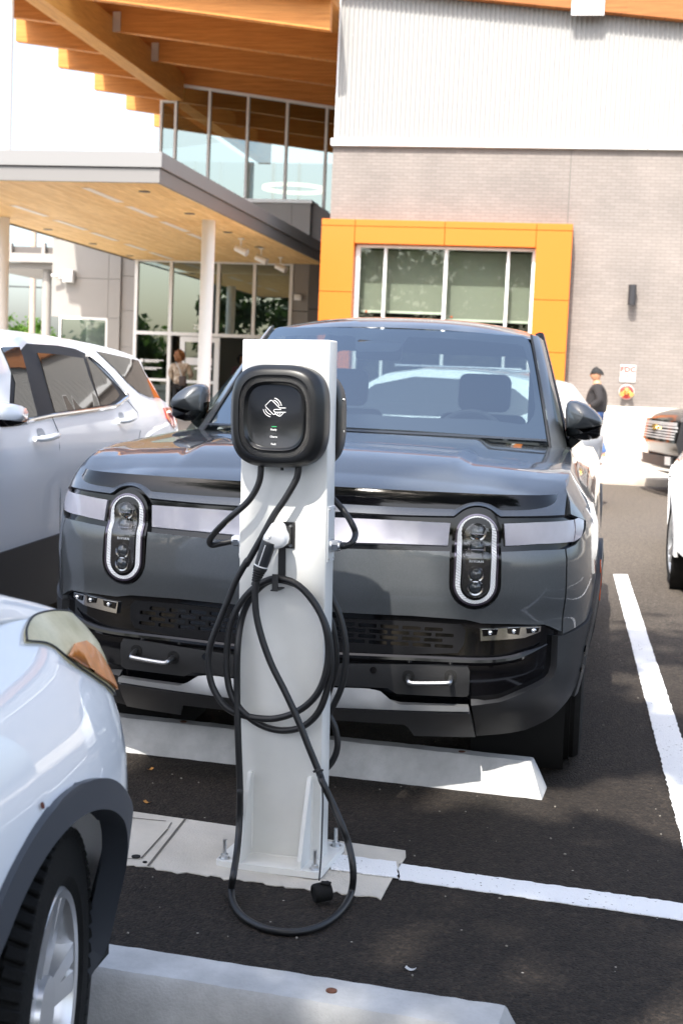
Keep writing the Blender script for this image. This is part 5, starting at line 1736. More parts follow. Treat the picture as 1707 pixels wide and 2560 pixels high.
# white car at the right edge
X4M = Matrix.Translation((1.60, 10.2, 0))@Matrix.Rotation(rad(-3.2), 4, 'Z')
X4 = thing('parked_crossover', 'white car at the right edge, only its front wheel and wing in view', 'car', X4M, 'white cars parked around the charger')
def h4(y, z):
    w = .93 - .02*max(0, .7-z) - 1.2*max(0, min(z, 1.12)-.76)**1.5 - .22*max(0, z-1.12)
    return w - .14*max(0, y-3.6)**2 - .50*max(0, .75-y)**2
car(X4, M_whitepaint, [(.08, .25), (.0, .45), (.03, .68), (.13, .84), (.5, .98), (1.1, 1.07), (1.35, 1.14), (1.85, 1.45), (2.1, 1.58), (2.6, 1.66), (3.4, 1.64), (4.0, 1.53), (4.4, 1.2), (4.55, 1.0), (4.6, .7), (4.5, .32)],
    h4, (.90, 3.6), .34, [('window_surround', [(1.55, 1.05), (1.98, 1.42), (2.5, 1.56), (3.3, 1.55), (3.85, 1.45), (4.15, 1.15), (3.9, 1.07)], M_win, .003)], .36, .27,
    win={'windscreen': ((1.42, 1.19), (2.02, 1.55))}, clad=False, style='twin', crown=.06, steer=rad(7))

# black full-size SUV in the aisle, its chrome-barred nose in view
a6 = rad(11)
X5M = Matrix.Translation((1.165, 21.55, 0))@Matrix.Rotation(rad(-90)+a6, 4, 'Z')
X5 = thing('parked_suv', 'black full-size SUV with chrome slatted grille and gold badge at the right', 'car', X5M)
def h5(y, z):
    w = 1.02 - .03*max(0, .6-z)
    if z > 1.2: w -= .30*(z-1.2)
    return w - .20*max(0, .45-y)**2
car(X5, M_blackpaint, [(.16, .36), (.06, .50), (.03, .72), (.0, .78), (.05, 1.10), (.12, 1.17), (.3, 1.225), (.9, 1.28), (1.5, 1.30), (2.1, 1.65), (2.5, 1.84), (3.2, 1.90), (4.6, 1.88), (5.1, 1.8), (5.28, 1.2), (5.3, .45)],
    h5, (1.0, 4.1), .42, [('window_surround', [(1.9, 1.25), (2.35, 1.62), (2.7, 1.74), (5.0, 1.70), (5.1, 1.28)], M_win, .003)], .40, .28, tw=.28, win={'windscreen': ((1.6, 1.36), (2.4, 1.78))}, clad=False, crown=.07)
FR5 = lambda x, z: np.array([x, -.068 + .07*abs(x/1.02)**3 + (.05*(z-.78)/.32 if z > .78 else .02*(.78-z)), z])
M_brightbar = mat('bright_grille_metal', (.62, .62, .62), .3, .3, coat=.4)
def fr5(g, poly, off, th=.02, holes=()): return panel(g, lambda u, v: FR5(-u, v), [(-a, b) for a, b in poly][::-1], [[(-a, b) for a, b in h] for h in holes], step=.08, off=off+.024, th=th, flip=1 if np.dot(snorm(lambda u, v: FR5(-u, v), 0, 1), (0, -1, 0)) > 0 else -1)
g = G(); fr5(g, [(-.97, .80), (.97, .80), (.97, 1.13), (-.97, 1.13)], .004); gr5 = g.put('grille', M_blackgloss, X5)
for z in (1.085, 1.06, .935, .895, .855):
    for k in range(-6, 6):
        g = G(); fr5(g, [(k*.158+.012, z-.008), (k*.158+.146, z-.008), (k*.158+.146, z+.010), (k*.158+.012, z+.010)], .016, .012); g.put('grille_slat', M_brightbar, gr5)
for z0, z1 in ((1.015, 1.035), (.965, .985)):
    g = G(); fr5(g, [(-.99, z0), (.99, z0), (.99, z1), (-.99, z1)], .022, .02); g.put('chrome_bar', M_brightbar, X5)
bow = [(-.13, .985), (-.05, .985), (-.055, .962), (.055, .962), (.065, .985), (.14, .985), (.12, 1.028), (.05, 1.028), (.055, 1.05), (-.055, 1.05), (-.065, 1.028), (-.14, 1.028)]
g = G(); fr5(g, bow, .045, .02); g.put('bowtie_badge', mat('gold_badge', (.62, .38, .06), .25, .7, coat=1.), X5)
g = G(); fr5(g, [(-.95, .44), (.95, .44), (.95, .60), (-.95, .60)], .012); g.put('lower_intake', M_blackmatte, X5)
for s in (-1, 1):
    g = G(); fr5(g, [(s*.80-.10, .48), (s*.80+.10, .48), (s*.80+.10, .60), (s*.80-.10, .60)], .02); g.put('fog_lamp', M_steelgrey, X5)
g = G(); fr5(g, [(-1.0, .395), (1.0, .395), (1.0, .43), (-1.0, .43)], .05, .04); g.put('bumper_chrome_strip', M_chrome, X5)
# ================================================================== the charging station
SM = Matrix.Translation((-.852, 4.09, 0))@Matrix.Rotation(rad(-6), 4, 'Z')@Matrix.Rotation(rad(-1.3), 4, 'Y')
ST = thing('charging_station', 'white steel charging post with two black rounded chargers, bolted to the concrete pad', 'charging station', SM)
M_postw = mat('white_powder_coat', (.70, .70, .675), .38, var=.045, vscale=5, coat=.15, det=8)
M_unit = mat('black_charger_shell', (.0065, .0068, .0075), .38, bump=.04, bscale=900)
M_face = mat('charger_face_panel', (.005, .0055, .0065), .24, coat=.15)
M_print = mat('white_print', (.75, .75, .75), .5)
def pl(y): return lambda u, v: np.array([u, y, v])
def tp(f, y, *pts): return [np.array([q[0], y, q[1]]) for q in (solve(pl(y), SM, f(*p), (0., .9)) for p in pts)]
e1, e3, eC, eD, eB = crop(130, 750, 2.0364), crop(130, 1350, 2.0364), crop(510, 1250, 4.0205), crop(500, 1900, 2.6133), crop(560, 890, 4.9)
eL = tp(e1, 0, (967, 199), (955, 1425)); eR = tp(e1, 0, (1411, 201), (1392, 1425)) + tp(e3, 0, (1370, 1425))
print('post edges', eL, eR)
PW0, PW1, PH, PD = float(np.mean([p[0] for p in eL])), float(np.mean([p[0] for p in eR])), float(eL[0][2]), .085
g = G(); bx(g, PW0, PW1, 0, PD, .02, PH, .005, 3); g.put('post', M_postw, ST, ang=50)
# base plate, gussets, anchor bolts
pc = (PW0+PW1)/2
g = G(); panel(g, lambda u, v: np.array([u, v, .024]), rrect(pc+.002, .036, .169, .144, .02), step=.06, th=.02); bp_ = g.put('base_plate', M_postw, ST)
for p in ((325, 268), (712, 312)):
    xg = tp(eD, -.01, p)[0][0]
    g = G()
    pr = [(0, .022), (0, .285), (-.012, .285), (-.02, .27), (-.103, .05), (-.105, .022)]
    v = [(xg-.006, y, z) for y, z in pr] + [(xg+.006, y, z) for y, z in pr]
    n = len(pr)
    g.add(v, [tuple(range(n))[::-1], tuple(range(n, 2*n))] + [(i, (i+1) % n, n+(i+1) % n, n+i) for i in range(n)])
    g.put('gusset', M_postw, ST, smooth=False)
    g = G(); tube(g, [(xg-.007, -.003, .022), (xg-.007, -.003, .28)], .0035, 6); tube(g, [(xg+.007, -.003, .022), (xg+.007, -.003, .28)], .0035, 6); g.put('weld_bead', M_postw, ST, kind='stuff')
    g = G(); bx(g, xg-.006, xg+.006, PD+.001, PD+.09, .022, .24); g.put('gusset', M_postw, ST)
g = G(); tube(g, [(PW0+.01, -.003, .024), (PW1-.005, -.003, .024)], .004, 6); g.put('weld_bead', M_postw, ST, kind='stuff')
for bx_, by_ in ((pc-.145, -.078), (pc+.147, -.080), (pc-.145, .15), (pc+.147, .148)):
    g = G(); cyl(g, (bx_, by_, .02), (bx_, by_, .082), .0062, n=12); cyl(g, (bx_, by_, .022), (bx_, by_, .026), .017, n=18); cyl(g, (bx_, by_, .026), (bx_, by_, .038), .0125, n=6); g.put('anchor_bolt', M_zinc, ST)

# rounded charger units, front and back
def sel(cx, cz, a, b, n=3.3, m=72, yy=0.):
    o = []
    for i in range(m):
        t = 2*math.pi*i/m
        c, s = math.cos(t), math.sin(t)
        o.append((cx + a*math.copysign(abs(c)**(2/n), c), yy, cz + b*math.copysign(abs(s)**(2/n), s)))
    return o
def loft(g, rings, cap0=False, cap1=False):
    n = len(rings[0])
    vs = [p for r in rings for p in r]
    fs = [(i*n+k, i*n+(k+1) % n, (i+1)*n+(k+1) % n, (i+1)*n+k) for i in range(len(rings)-1) for k in range(n)]
    if cap0: fs.append(tuple(range(n))[::-1])
    if cap1: fs.append(tuple(range((len(rings)-1)*n, len(rings)*n)))
    return g.add(vs, fs)
yo = .105
cU = tp(eB, -yo, (648, 742))[0]
lU, rU = tp(eB, -.075, (88, 742), (1236, 742)); tU, bU = tp(eB, -.075, (640, 103), (700, 1368))
ua, ub = (rU[0]-lU[0])/2, (tU[2]-bU[2])/2
ucx, ucz = (rU[0]+lU[0])/2, (tU[2]+bU[2])/2
print('unit', ucx, ucz, ua, ub)
M_knurl = bpy.data.materials.new('knurled_black_band')
M_knurl.use_nodes = True
nt = M_knurl.node_tree
b_ = nt.nodes['Principled BSDF']; b_.inputs['Base Color'].default_value = (.012, .012, .013, 1); b_.inputs['Roughness'].default_value = .3
tc = nt.nodes.new('ShaderNodeTexCoord'); ck = nt.nodes.new('ShaderNodeTexVoronoi'); ck.inputs['Scale'].default_value = 260; ck.inputs['Randomness'].default_value = 0.
mp = nt.nodes.new('ShaderNodeMapping'); mp.inputs['Rotation'].default_value = (0, rad(45), 0)
bu = nt.nodes.new('ShaderNodeBump'); bu.inputs['Strength'].default_value = 1.; bu.inputs['Distance'].default_value = .004
nt.links.new(tc.outputs['Object'], mp.inputs[0]); nt.links.new(mp.outputs[0], ck.inputs['Vector']); nt.links.new(ck.outputs['Distance'], bu.inputs['Height']); nt.links.new(bu.outputs[0], b_.inputs['Normal'])
def unit(parent, name, Mx, front):
    def R_(a, b, y, n=3.3, dx=0, dz=0): return [tuple(Mx@Vector(p)) for p in sel(ucx+dx, ucz+dz, a, b, n, 96, y)]
    g = G()
    loft(g, [R_(ua*.96, ub*.96, -.004), R_(ua*.985, ub*.985, -.012), R_(ua, ub, -.03), R_(ua, ub, -.074), R_(ua*.985, ub*.988, -.083), R_(ua*.90, ub*.915, -.101), R_(ua*.86, ub*.88, -.106), R_(ua*.765, ub*.80, -.108), R_(ua*.755, ub*.79, -.105)], cap0=True)
    uo = g.put(name, M_unit, parent, ang=60)
    g = G(); loft(g, [R_(ua*.757, ub*.792, -.1045), R_(ua*.74, ub*.775, -.102), R_(ua*.67, ub*.68, -.102), R_(ua*.655, ub*.67, -.106)]); g.put('knurled_band', M_knurl, uo, ang=60)
    g = G(); loft(g, [R_(ua*.657, ub*.668, -.1055), R_(ua*.648, ub*.66, -.1085), R_(ua*.632, ub*.640, -.1065), R_(ua*.60, ub*.612, -.099), R_(ua*.585, ub*.60, -.098)], cap1=True); g.put('face_panel', M_face, uo, ang=60)
    return uo
u1 = unit(ST, 'charger_unit', Matrix(), True)
u2 = unit(ST, 'charger_unit', Matrix.Translation((0, PD, 0))@Matrix.Rotation(math.pi, 4, 'Z')@Matrix.Translation((-2*ucx+.0, 0, -.012)), False)
for zz in (.34, -.30):
    g = G(); q = Vector((ucx+ua*.93, PD+.045, ucz+zz*ub)); cyl(g, q, q+Vector((.012, 0, 0)), .004, n=8); g.put('case_screw', M_zinc, u2)
yf_ = -.0985
g = G()
strokes = [[(640, 698), (612, 718), (602, 714), (512, 622), (508, 606), (568, 546), (582, 542), (594, 550), (682, 638)], [(678, 637), (757, 637)],
           [(628, 690), (612, 678), (608, 667), (618, 657), (632, 655), (700, 656)], [(628, 690), (757, 690)],
           [(637, 692), (624, 710), (640, 718)], [(668, 692), (648, 722)], [(695, 692), (670, 735)], [(735, 692), (690, 737), (676, 738), (645, 722)],
           [(620, 516), (660, 535), (690, 570), (706, 610)], [(612, 541), (645, 561), (668, 590), (680, 612)],
           [(482, 652), (495, 690), (525, 725), (568, 746)], [(508, 648), (520, 680), (545, 705), (576, 720)]]
for k, s_ in enumerate(strokes):
    P = tp(eB, yf_, *s_)
    if k >= 8: P = spline(P, 5)
    tube(g, P, .00115, 6)
g.put('tap_card_symbol', M_print, u1)
for zz, c_ in ((866, (.02, .30, .10)), (956, (.03, .035, .04)), (1045, (.03, .035, .04))):
    a, b = tp(eB, yf_, (584, zz), (645, zz))
    g = G(); cyl(g, a, b, .0011, n=8); g.put('status_light', mat('green_led', c_, .3, emit=(.05, .8, .3), estr=.12) if zz == 866 else (bpy.data.materials.get('grey_led') or mat('grey_led', c_, .3)), u1)
for s_, p in (('Ready', (608, 902)), ('Charge', (608, 990)), ('Fault', (606, 1079))):
    c_ = tp(eB, yf_, p)[0]
    g = G(); text_mesh(g, s_, .0078, frame(c_, (1, 0, 0), (0, 0, 1)), .0002, .00016); g.put('lettering', M_print, u1, smooth=False)
g = G(); q = tp(eB, -.05, (712, 1385))[0]; cyl(g, q+[0, 0, .015], q-[0, 0, .004], .005, n=10); g.put('lock_screw', M_blackmatte, u1)

# side plates, cable glands and the short feed cables into them
zg = tp(eC, .03, (1290, 460))[0][2]; zgl = tp(eC, .03, (320, 410))[0][2]
for s_, x_, z_ in ((1, PW1, zg), (-1, PW0, zgl)):
    zc_g = z_ + .035
    g = G(); bx(g, min(x_, x_+s_*.004), max(x_, x_+s_*.004), .008, PD-.008, zc_g-.085, zc_g+.085, .001); sp_o = g.put('side_plate', M_flash, ST)
    for yy in (.016, PD-.016):
        for zz in (-.075, .075):
            g = G(); cyl(g, (x_+s_*.004, yy, zc_g+zz), (x_+s_*.007, yy, zc_g+zz), .0035, n=8); g.put('plate_screw', M_zinc, sp_o)
    g = G(); c_ = Vector((x_, PD*.45, z_)); cyl(g, c_+Vector((s_*.004, 0, 0)), c_+Vector((s_*.012, 0, 0)), .021, n=24); cyl(g, c_+Vector((s_*.012, 0, 0)), c_+Vector((s_*.03, 0, 0)), .0185, n=6); cyl(g, c_+Vector((s_*.03, 0, 0)), c_+Vector((s_*.036, 0, 0)), .0155, n=20)
    g.put('cable_gland', M_zinc, ST)
M_cable = mat('black_cable_sheath', (.008, .008, .009), .45, bump=.05, bscale=300)
CR = .0104
A = tp(e1, -.055, (1066, 848), (1055, 925), (1003, 1020), (910, 1105)) + tp(e1, -.02, (838, 1175)) + tp(e1, .01, (804, 1222)) + tp(e1, .03, (815, 1247), (862, 1239), (925, 1224))
A[0][2] += .02
A[-1] = np.array([PW0-.028, PD*.45, zgl])
g = G(); tube(g, spline(A, 8), .0098, 12); g.put('feed_cable', M_cable, ST)
q2_ = crop(780, 750, 2.0364)
A = tp(q2_, .13, (60, 960)) + tp(q2_, .12, (105, 1010), (160, 1072)) + tp(q2_, .09, (203, 1140), (220, 1190)) + tp(q2_, .05, (203, 1235), (165, 1253))
A.append(np.array([PW1+.028, PD*.45, zg]))
g = G(); tube(g, spline(A, 8), .0098, 12); g.put('feed_cable', M_cable, ST)

# black holster plate with strap and cable hook
h0, h1 = tp(eC, -.004, (752, 216), (912, 490))
g = G(); bx(g, h0[0], h1[0], -.006, -.001, h1[2], h0[2], .002); hp = g.put('holster_plate', M_blackmatte, ST)
for p in ((872, 263), (870, 457)):
    q = tp(eC, -.006, p)[0]
    g = G(); cyl(g, q, q+[0, -.005, 0], .0055, .004, n=12); g.put('holster_bolt', M_zinc, hp)
s0, s1 = tp(eC, -.004, (748, 488), (816, 790))
g = G(); bx(g, s0[0], s1[0], -.005, -.001, s1[2], s0[2]+.01, .001); g.put('hook_strap', M_blackmatte, hp)
k0, k1 = tp(eC, -.06, (700, 738), (760, 815))
g = G(); bx(g, s0[0]-.0, s0[0]+.022, -.075, -.003, k1[2]-.030, k1[2]-.026, .001); bx(g, k0[0], k1[0], -.075, -.071, k1[2]-.03, k0[2], .001); g.put('cable_hook', M_blackmatte, hp)
g = G(); q = tp(eC, -.02, (800, 360))[0]; box(g, q, (.045, .05, .06), .012, seg=3); g.put('holster_socket', M_blackmatte, hp)

# ---- the charging cable with its connector, hung in two turns over the hook
def Wp(L): return [SM@Vector(p) for p in L]
def gr(f, *pts, z=.0104): return [Vector(on(f(*p), 2, z)) for p in pts]
CT = thing('charging_cable', 'thick black charging cable with white plug, looped over the front hook of the white post', 'cable', SM@Vector((0, -.05, 0)))
CO = SM@Vector((0, -.05, 0))
path = Wp(tp(e1, -.055, (1257, 840), (1252, 880), (1235, 930), (1182, 1020), (1130, 1095), (1062, 1220), (990, 1345)))
path[0].z += .02
path += Wp(tp(e3, -.06, (995, 105), (940, 200), (895, 310), (850, 420), (812, 520), (797, 610), (807, 710), (840, 790), (895, 858)))
path += Wp(tp(e3, -.045, (975, 893), (1060, 909), (1140, 908), (1225, 884), (1300, 838), (1357, 770), (1392, 680), (1406, 580)))
path += Wp(tp(e3, -.05, (1398, 470), (1365, 370), (1310, 285), (1240, 222), (1160, 196), (1090, 208), (1020, 252), (955, 330), (910, 430)))
path += Wp(tp(e3, -.05, (892, 560), (893, 690), (915, 790), (975, 878)))
path += Wp(tp(e3, -.03, (1070, 945), (1180, 970), (1285, 945), (1365, 860)))
path += Wp(tp(e3, -.025, (1412, 710), (1420, 590), (1402, 460), (1350, 345), (1270, 245)))
path += Wp(tp(e3, -.03, (1190, 208), (1120, 205), (1060, 240), (1000, 315), (962, 420)))
path += Wp(tp(e3, -.05, (945, 560), (942, 750))) + Wp(tp(e3, -.06, (948, 1000), (957, 1250))) + Wp(tp(e3, -.08, (957, 1400)))
path += Wp(tp(eD, -.10, (262, 200), (257, 420))) + Wp(tp(eD, -.18, (242, 600))) + gr(eD, (220, 745), z=.07) + gr(eD, (205, 850), z=.018)
path += gr(eD, (222, 945), (288, 1030), (400, 1092), (520, 1121), (640, 1123), (760, 1096), (862, 1040), (942, 958)) + gr(eD, (987, 865), z=.02) + gr(eD, (1001, 760), z=.07)
path += Wp(tp(eD, -.20, (992, 650))) + Wp(tp(eD, -.16, (968, 545), (932, 440))) + Wp(tp(eD, -.13, (868, 290), (800, 145)))
path += Wp(tp(e3, -.10, (1362, 1190), (1305, 1050), (1258, 930), (1190, 780))) + Wp(tp(e3, -.10, (1120, 640), (1072, 510), (1042, 390), (1034, 280), (1042, 215)))
cs = spline(path, 8)
g = G(); tube(g, [Vector(p)-CO for p in cs], CR, 14); g.put('cable', M_cable, CT, ang=80)
# cable tie and the dust cap on its cord
tq = tp(eD, -.128, (764, 66))[0]
g = G(); tdir = (SM@Vector(tp(eD, -.128, (780, 100))[0]) - SM@Vector(tq)).normalized(); cyl(g, (SM@Vector(tq)-CO)-tdir*.003, (SM@Vector(tq)-CO)+tdir*.003, .0128, n=18); bx_ = box(g, (SM@Vector(tq)-CO)+Vector((.013, -.004, .002)), (.014, .006, .006), .001); g.put('cable_tie', M_blackmatte, CT)
cd0 = [SM@Vector(tp(eD, y_, p_)[0]) for y_, p_ in ((-.125, (790, 110)), (-.15, (802, 250)), (-.19, (797, 450)), (-.25, (790, 640)), (-.315, (778, 785)))]
g = G(); tube(g, [Vector(p)-CO for p in spline(cd0, 5)], .0026, 8); g.put('cap_cord', M_blackmatte, CT)
cp = Vector(on(eD(794, 862), 2, .034))-CO
ax = Vector((-.83, -.50, -.12)).normalized()
g = G(); lathe(g, [(.0001, -.026), (.026, -.026), (.0275, -.024), (.0275, .016), (.0265, .022), (.024, .025), (.019, .0255), (.018, .023), (.0001, .0235)], Matrix.Translation(cp)@ax.to_track_quat('X', 'Z').to_matrix().to_4x4(), 36); box(g, cp+Vector((.012, -.004, .029)), (.03, .02, .006), .002); g.put('dust_cap', M_rubber, CT)
# connector: white head, black grip, ribbed strain relief
hd = tp(eC, -.085, (598, 395), (612, 352), (652, 290), (690, 232), (720, 219), (770, 219), (798, 245), (812, 300), (836, 350), (843, 395), (832, 442), (790, 478), (708, 500), (640, 470), (585, 432))
FH = SM@Matrix(((1, 0, 0, 0), (0, 0, -1, -.085), (0, 1, 0, 0), (0, 0, 0, 1)))
FH = Matrix.Translation(-CO)@FH
g = G(); puffed(g, [(p[0], p[2]) for p in hd], FH, .026, .04, rings=8); cn = g.put('connector', mat('white_plug_plastic', (.78, .78, .78), .3, coat=.3), CT, ang=70)
pa, pb = [SM@Vector(p)-CO for p in tp(eC, -.10, (650, 438), (576, 655))]
pd = (pb-pa).normalized()
FA = Matrix.Translation(pa)@pd.to_track_quat('X', 'Z').to_matrix().to_4x4()
Lh = (pb-pa).length
g = G(); lathe(g, [(.0001, -.006), (.0215, -.006), (.0225, .0), (.0220, Lh*.6), (.0205, Lh)], FA, 32); g.put('grip', mat('grip_black', (.02, .022, .026), .42), cn)
g = G(); lathe(g, [(.0205, Lh), (.0214, Lh+.0005), (.0214, Lh+.0035), (.0205, Lh+.004)], FA, 32)
v0 = FA@Vector((0, 0, 0))
tube(g, [v0 + pd*(.002+Lh*k/6) + (Vector((.0, -1, 0)) - pd*pd.dot(Vector((0, -1, 0)))).normalized()*.0217 + Vector((-.004, 0, 0)) for k in range(7)], .0016, 6); g.put('grip_stripe', M_print, cn)
pr = [(.0208, Lh+.004), (.0216, Lh+.008), (.0205, Lh+.016)]
x_ = Lh+.018
for k in range(5):
    r_ = .0190-.0015*k
    pr += [(r_-.003, x_), (r_, x_+.002), (r_, x_+.0045), (r_-.003, x_+.0065)]
    x_ += .0075
pr += [(.0105, x_+.004), (.0104, x_+.01)]
g = G(); lathe(g, pr, FA, 28); g.put('strain_relief', M_blackmatte, cn)
bq = SM@Vector(tp(eC, -.107, (650, 358))[0])-CO
g = G(); lathe(g, [(.0001, .006), (.008, .005), (.0095, 0), (.0115, .001), (.0115, -.006)], Matrix.Translation(bq)@Vector((-.25, -1, .25)).to_track_quat('X', 'Z').to_matrix().to_4x4(), 24); g.put('release_button', M_chrome, cn)
# the second cable hangs behind the post: its loops show at the right edge
CB = thing('charging_cable', 'second black charging cable, its loops hanging behind the white post', 'cable', SM@Vector((0, PD+.06, 0)))
CBO = SM@Vector((0, PD+.06, 0))
back = lambda f, y, *p: Wp(tp(f, y, *p))
P = back(q4, PD+.05, (60, -120), (70, 150)) + back(q4, PD+.05, (92, 270), (135, 370), (165, 490), (172, 610), (155, 730), (120, 820), (85, 880), (40, 930))
P += back(q4, PD+.07, (-60, 960), (-150, 880), (-200, 700), (-170, 480), (-80, 330), (20, 300), (90, 400), (118, 520), (120, 650), (90, 760)) + back(q4, PD+.09, (60, 850), (90, 900), (118, 960), (130, 1040), (112, 1110), (70, 1165), (10, 1190), (-60, 1190)) + back(q4, PD+.09, (-130, 1100), (-140, 900))
g = G(); tube(g, [Vector(p)-CBO for p in spline(P, 8)], CR, 12); g.put('cable', M_cable, CB, ang=80)
# ================================================================== people
def skin(name, J, E_, m, parent, lv=2, root=0):
    """one continuous surface grown over a skeleton: J = (x, y, z, radius[, radius2])"""
    me = bpy.data.meshes.new(name)
    me.from_pydata([j[:3] for j in J], E_, [])
    me.materials.append(m)
    o = bpy.data.objects.new(name, me)
    COL.objects.link(o)
    o.modifiers.new('skin', 'SKIN').use_smooth_shade = True
    sv = me.skin_vertices[0].data
    for k, j in enumerate(J):
        sv[k].radius = (j[3], j[4] if len(j) > 4 else j[3])
        sv[k].use_root = k == root
    s = o.modifiers.new('smooth', 'SUBSURF')
    s.levels = s.render_levels = lv
    o.parent = parent
    return o
def chain(n, o=0): return [(o+i, o+i+1) for i in range(n-1)]
def head(parent, c, r, m_skin, face, hair_fn, hair_m, hat=False):
    """head with nose, eyes, ears; `face` is the direction it looks along (angle about Z, 0 = -Y)"""
    Fm = Matrix.Translation(c)@Matrix.Rotation(face, 4, 'Z')
    def P(a, b):
        x, y, z = math.cos(b)*math.sin(a), -math.cos(b)*math.cos(a), math.sin(b)
        k = 1.
        yy = y*1.0
        p = np.array([x*.77*r, yy*.95*r, z*1.22*r])
        if z < 0: p[:2] *= 1 + .28*z*(1 if y < 0 else .6)
        f = max(0, math.cos(a))**14
        nz = math.exp(-((b+.10)/.16)**2)
        p[1] -= .20*r*f*nz*(1 if abs(a) < .6 else 0)
        e = math.exp(-((abs(a)-.42)/.16)**2 - ((b-.12)/.12)**2)
        if abs(a) < 1: p[1] += .06*r*e
        mo = math.exp(-(a/.3)**2 - ((b+.48)/.07)**2)
        if abs(a) < 1: p[1] -= .05*r*mo
        return Fm@Vector(p)
    g = G(); sheet(g, P, np.linspace(-math.pi, math.pi, 41), np.linspace(-1.45, 1.5, 26)); ho = g.put('head', m_skin, parent, ang=80)
    for s in (-1, 1):
        g = G(); lathe(g, [(.0001, .03*r), (.14*r, .02*r), (.17*r, -.03*r)], Fm@Matrix.Translation((s*.76*r, .08*r, -.02*r))@Matrix.Rotation(0 if s > 0 else math.pi, 4, 'Z')@Matrix.Scale(1.5, 4, (0, 0, 1)), 14); g.put('ear', m_skin, ho, ang=80)
    return ho, Fm
def hand(parent, wrist, d, m_skin, s=1., side=1):
    """palm, four unequal bent fingers and a thumb in one skinned mesh"""
    d = Vector(d).normalized(); w = d.orthogonal().normalized()
    if abs(w.z) > .8: w = d.cross(w)
    n = d.cross(w)
    W = Vector(wrist)
    J, E_ = [(*W, .022*s, .016*s), (*(W + d*.045*s), .036*s, .015*s), (*(W + d*.085*s), .038*s, .013*s)], [(0, 1), (1, 2)]
    for k, L in enumerate((.062, .072, .068, .052)):
        b = len(J)
        o = w*(k-1.5)*.019*s
        J += [(*(W + d*.10*s + o), .0085*s), (*(W + d*(.10+L*.55)*s + o + n*.012*s), .0078*s), (*(W + d*(.10+L*.9)*s + o + n*.034*s), .0065*s)]
        E_ += [(2, b), (b, b+1), (b+1, b+2)]
    b = len(J)
    J += [(*(W + d*.05*s + w*.04*s*side), .011*s), (*(W + d*.085*s + w*.055*s*side + n*.012*s), .009*s)]
    E_ += [(1, b), (b, b+1)]
    return skin('hand', J, E_, m_skin, parent, 2)
M_skin1 = mat('light_brown_skin', (.42, .22, .13), .55)
M_skin2 = mat('fair_skin', (.52, .30, .2), .55)
M_hair = mat('auburn_hair', (.22, .085, .025), .6, var=.4, vscale=40, bump=.6, bscale=60)
M_black = mat('black_cloth', (.012, .012, .013), .85)
M_denim = mat('blue_denim', (.06, .12, .30), .85, var=.15, vscale=60)
def blouse():
    m = mat('patterned_blouse', (.45, .28, .17), .85, var=.55, vscale=13, col2=(.66, .56, .44), det=2)
    return m
# woman in a patterned blouse walking to the entrance (seen from behind and her left)
wp = on(crop(330, 780, 5.058)(610, 700), 1, 34.6)
Wt = thing('person', 'person with auburn hair in a patterned blouse and dark trousers at the entrance door', 'person', Vector((wp[0], 34.6, .36)), 'people by the building')
skin('body', [(0, 0, .92, .13, .10), (0, .0, 1.12, .12, .09), (0, -.01, 1.30, .13, .09), (0, -.01, 1.42, .06, .055), (0, 0, 1.50, .05), 
              (-.17, 0, 1.36, .055), (-.25, .02, 1.12, .045), (-.17, .16, .98, .035), (.17, 0, 1.36, .055), (.26, .06, 1.13, .045), (.20, .26, 1.06, .035),
              (-.09, 0, .86, .08), (-.09, .06, .46, .058), (-.09, .0, .07, .04), (-.09, .12, .03, .032), (.09, 0, .86, .08), (.10, -.03, .46, .058), (.10, -.12, .08, .04), (.10, .0, .03, .032)],
     [(0, 1), (1, 2), (2, 3), (3, 4), (2, 5), (5, 6), (6, 7), (2, 8), (8, 9), (9, 10), (0, 11), (11, 12), (12, 13), (13, 14), (0, 15), (15, 16), (16, 17), (17, 18)], M_skin2, Wt)
skin('blouse', [(0, 0, .82, .185, .14), (0, 0, 1.0, .175, .13), (0, 0, 1.18, .165, .12), (0, -.01, 1.34, .155, .105), (0, -.005, 1.435, .07, .06),
                (-.19, 0, 1.36, .085), (-.27, .02, 1.15, .075), (-.20, .13, 1.01, .06), (.19, 0, 1.36, .085), (.28, .06, 1.15, .075), (.22, .22, 1.08, .06)],
     [(0, 1), (1, 2), (2, 3), (3, 4), (3, 5), (5, 6), (6, 7), (3, 8), (8, 9), (9, 10)], blouse(), Wt)
skin('trousers', [(0, 0, .92, .16, .12), (-.09, 0, .84, .105), (-.09, .05, .46, .085), (-.09, .01, .12, .07), (.09, 0, .84, .105), (.10, -.03, .46, .085), (.10, -.11, .13, .07)],
     [(0, 1), (1, 2), (2, 3), (0, 4), (4, 5), (5, 6)], M_black, Wt)
hd_, Fm = head(Wt, Vector((0, .0, 1.60)), .105, M_skin2, rad(150), None, None)
g = G(); rn = random.Random(3)
def hairw(a, b):
    r = .135*(1+.10*math.sin(5*a+3*b)+.07*math.sin(9*b-2*a))
    return Fm@Vector((r*math.cos(b)*math.sin(a)*1.05, r*math.cos(b)*-math.cos(a)*1.0+.035, r*math.sin(b)*1.15+.02))
sheet(g, hairw, np.linspace(.75, 2*math.pi-.75, 41), np.linspace(-1.2, 1.5, 24)); sheet(g, hairw, np.linspace(-.8, .8, 14), np.linspace(.55, 1.5, 9)); g.put('hair', M_hair, Wt, ang=80)
hand(Wt, (.20, .27, 1.055), (-.2, 1, .1), M_skin2); hand(Wt, (-.17, .17, .975), (.2, 1, -.1), M_skin2)
for s, y in ((-.09, .05), (.10, -.07)):
    g = G(); box(g, (s, y+.03, .045), (.085, .24, .085), .03, seg=3); g.put('shoe', M_black, Wt)
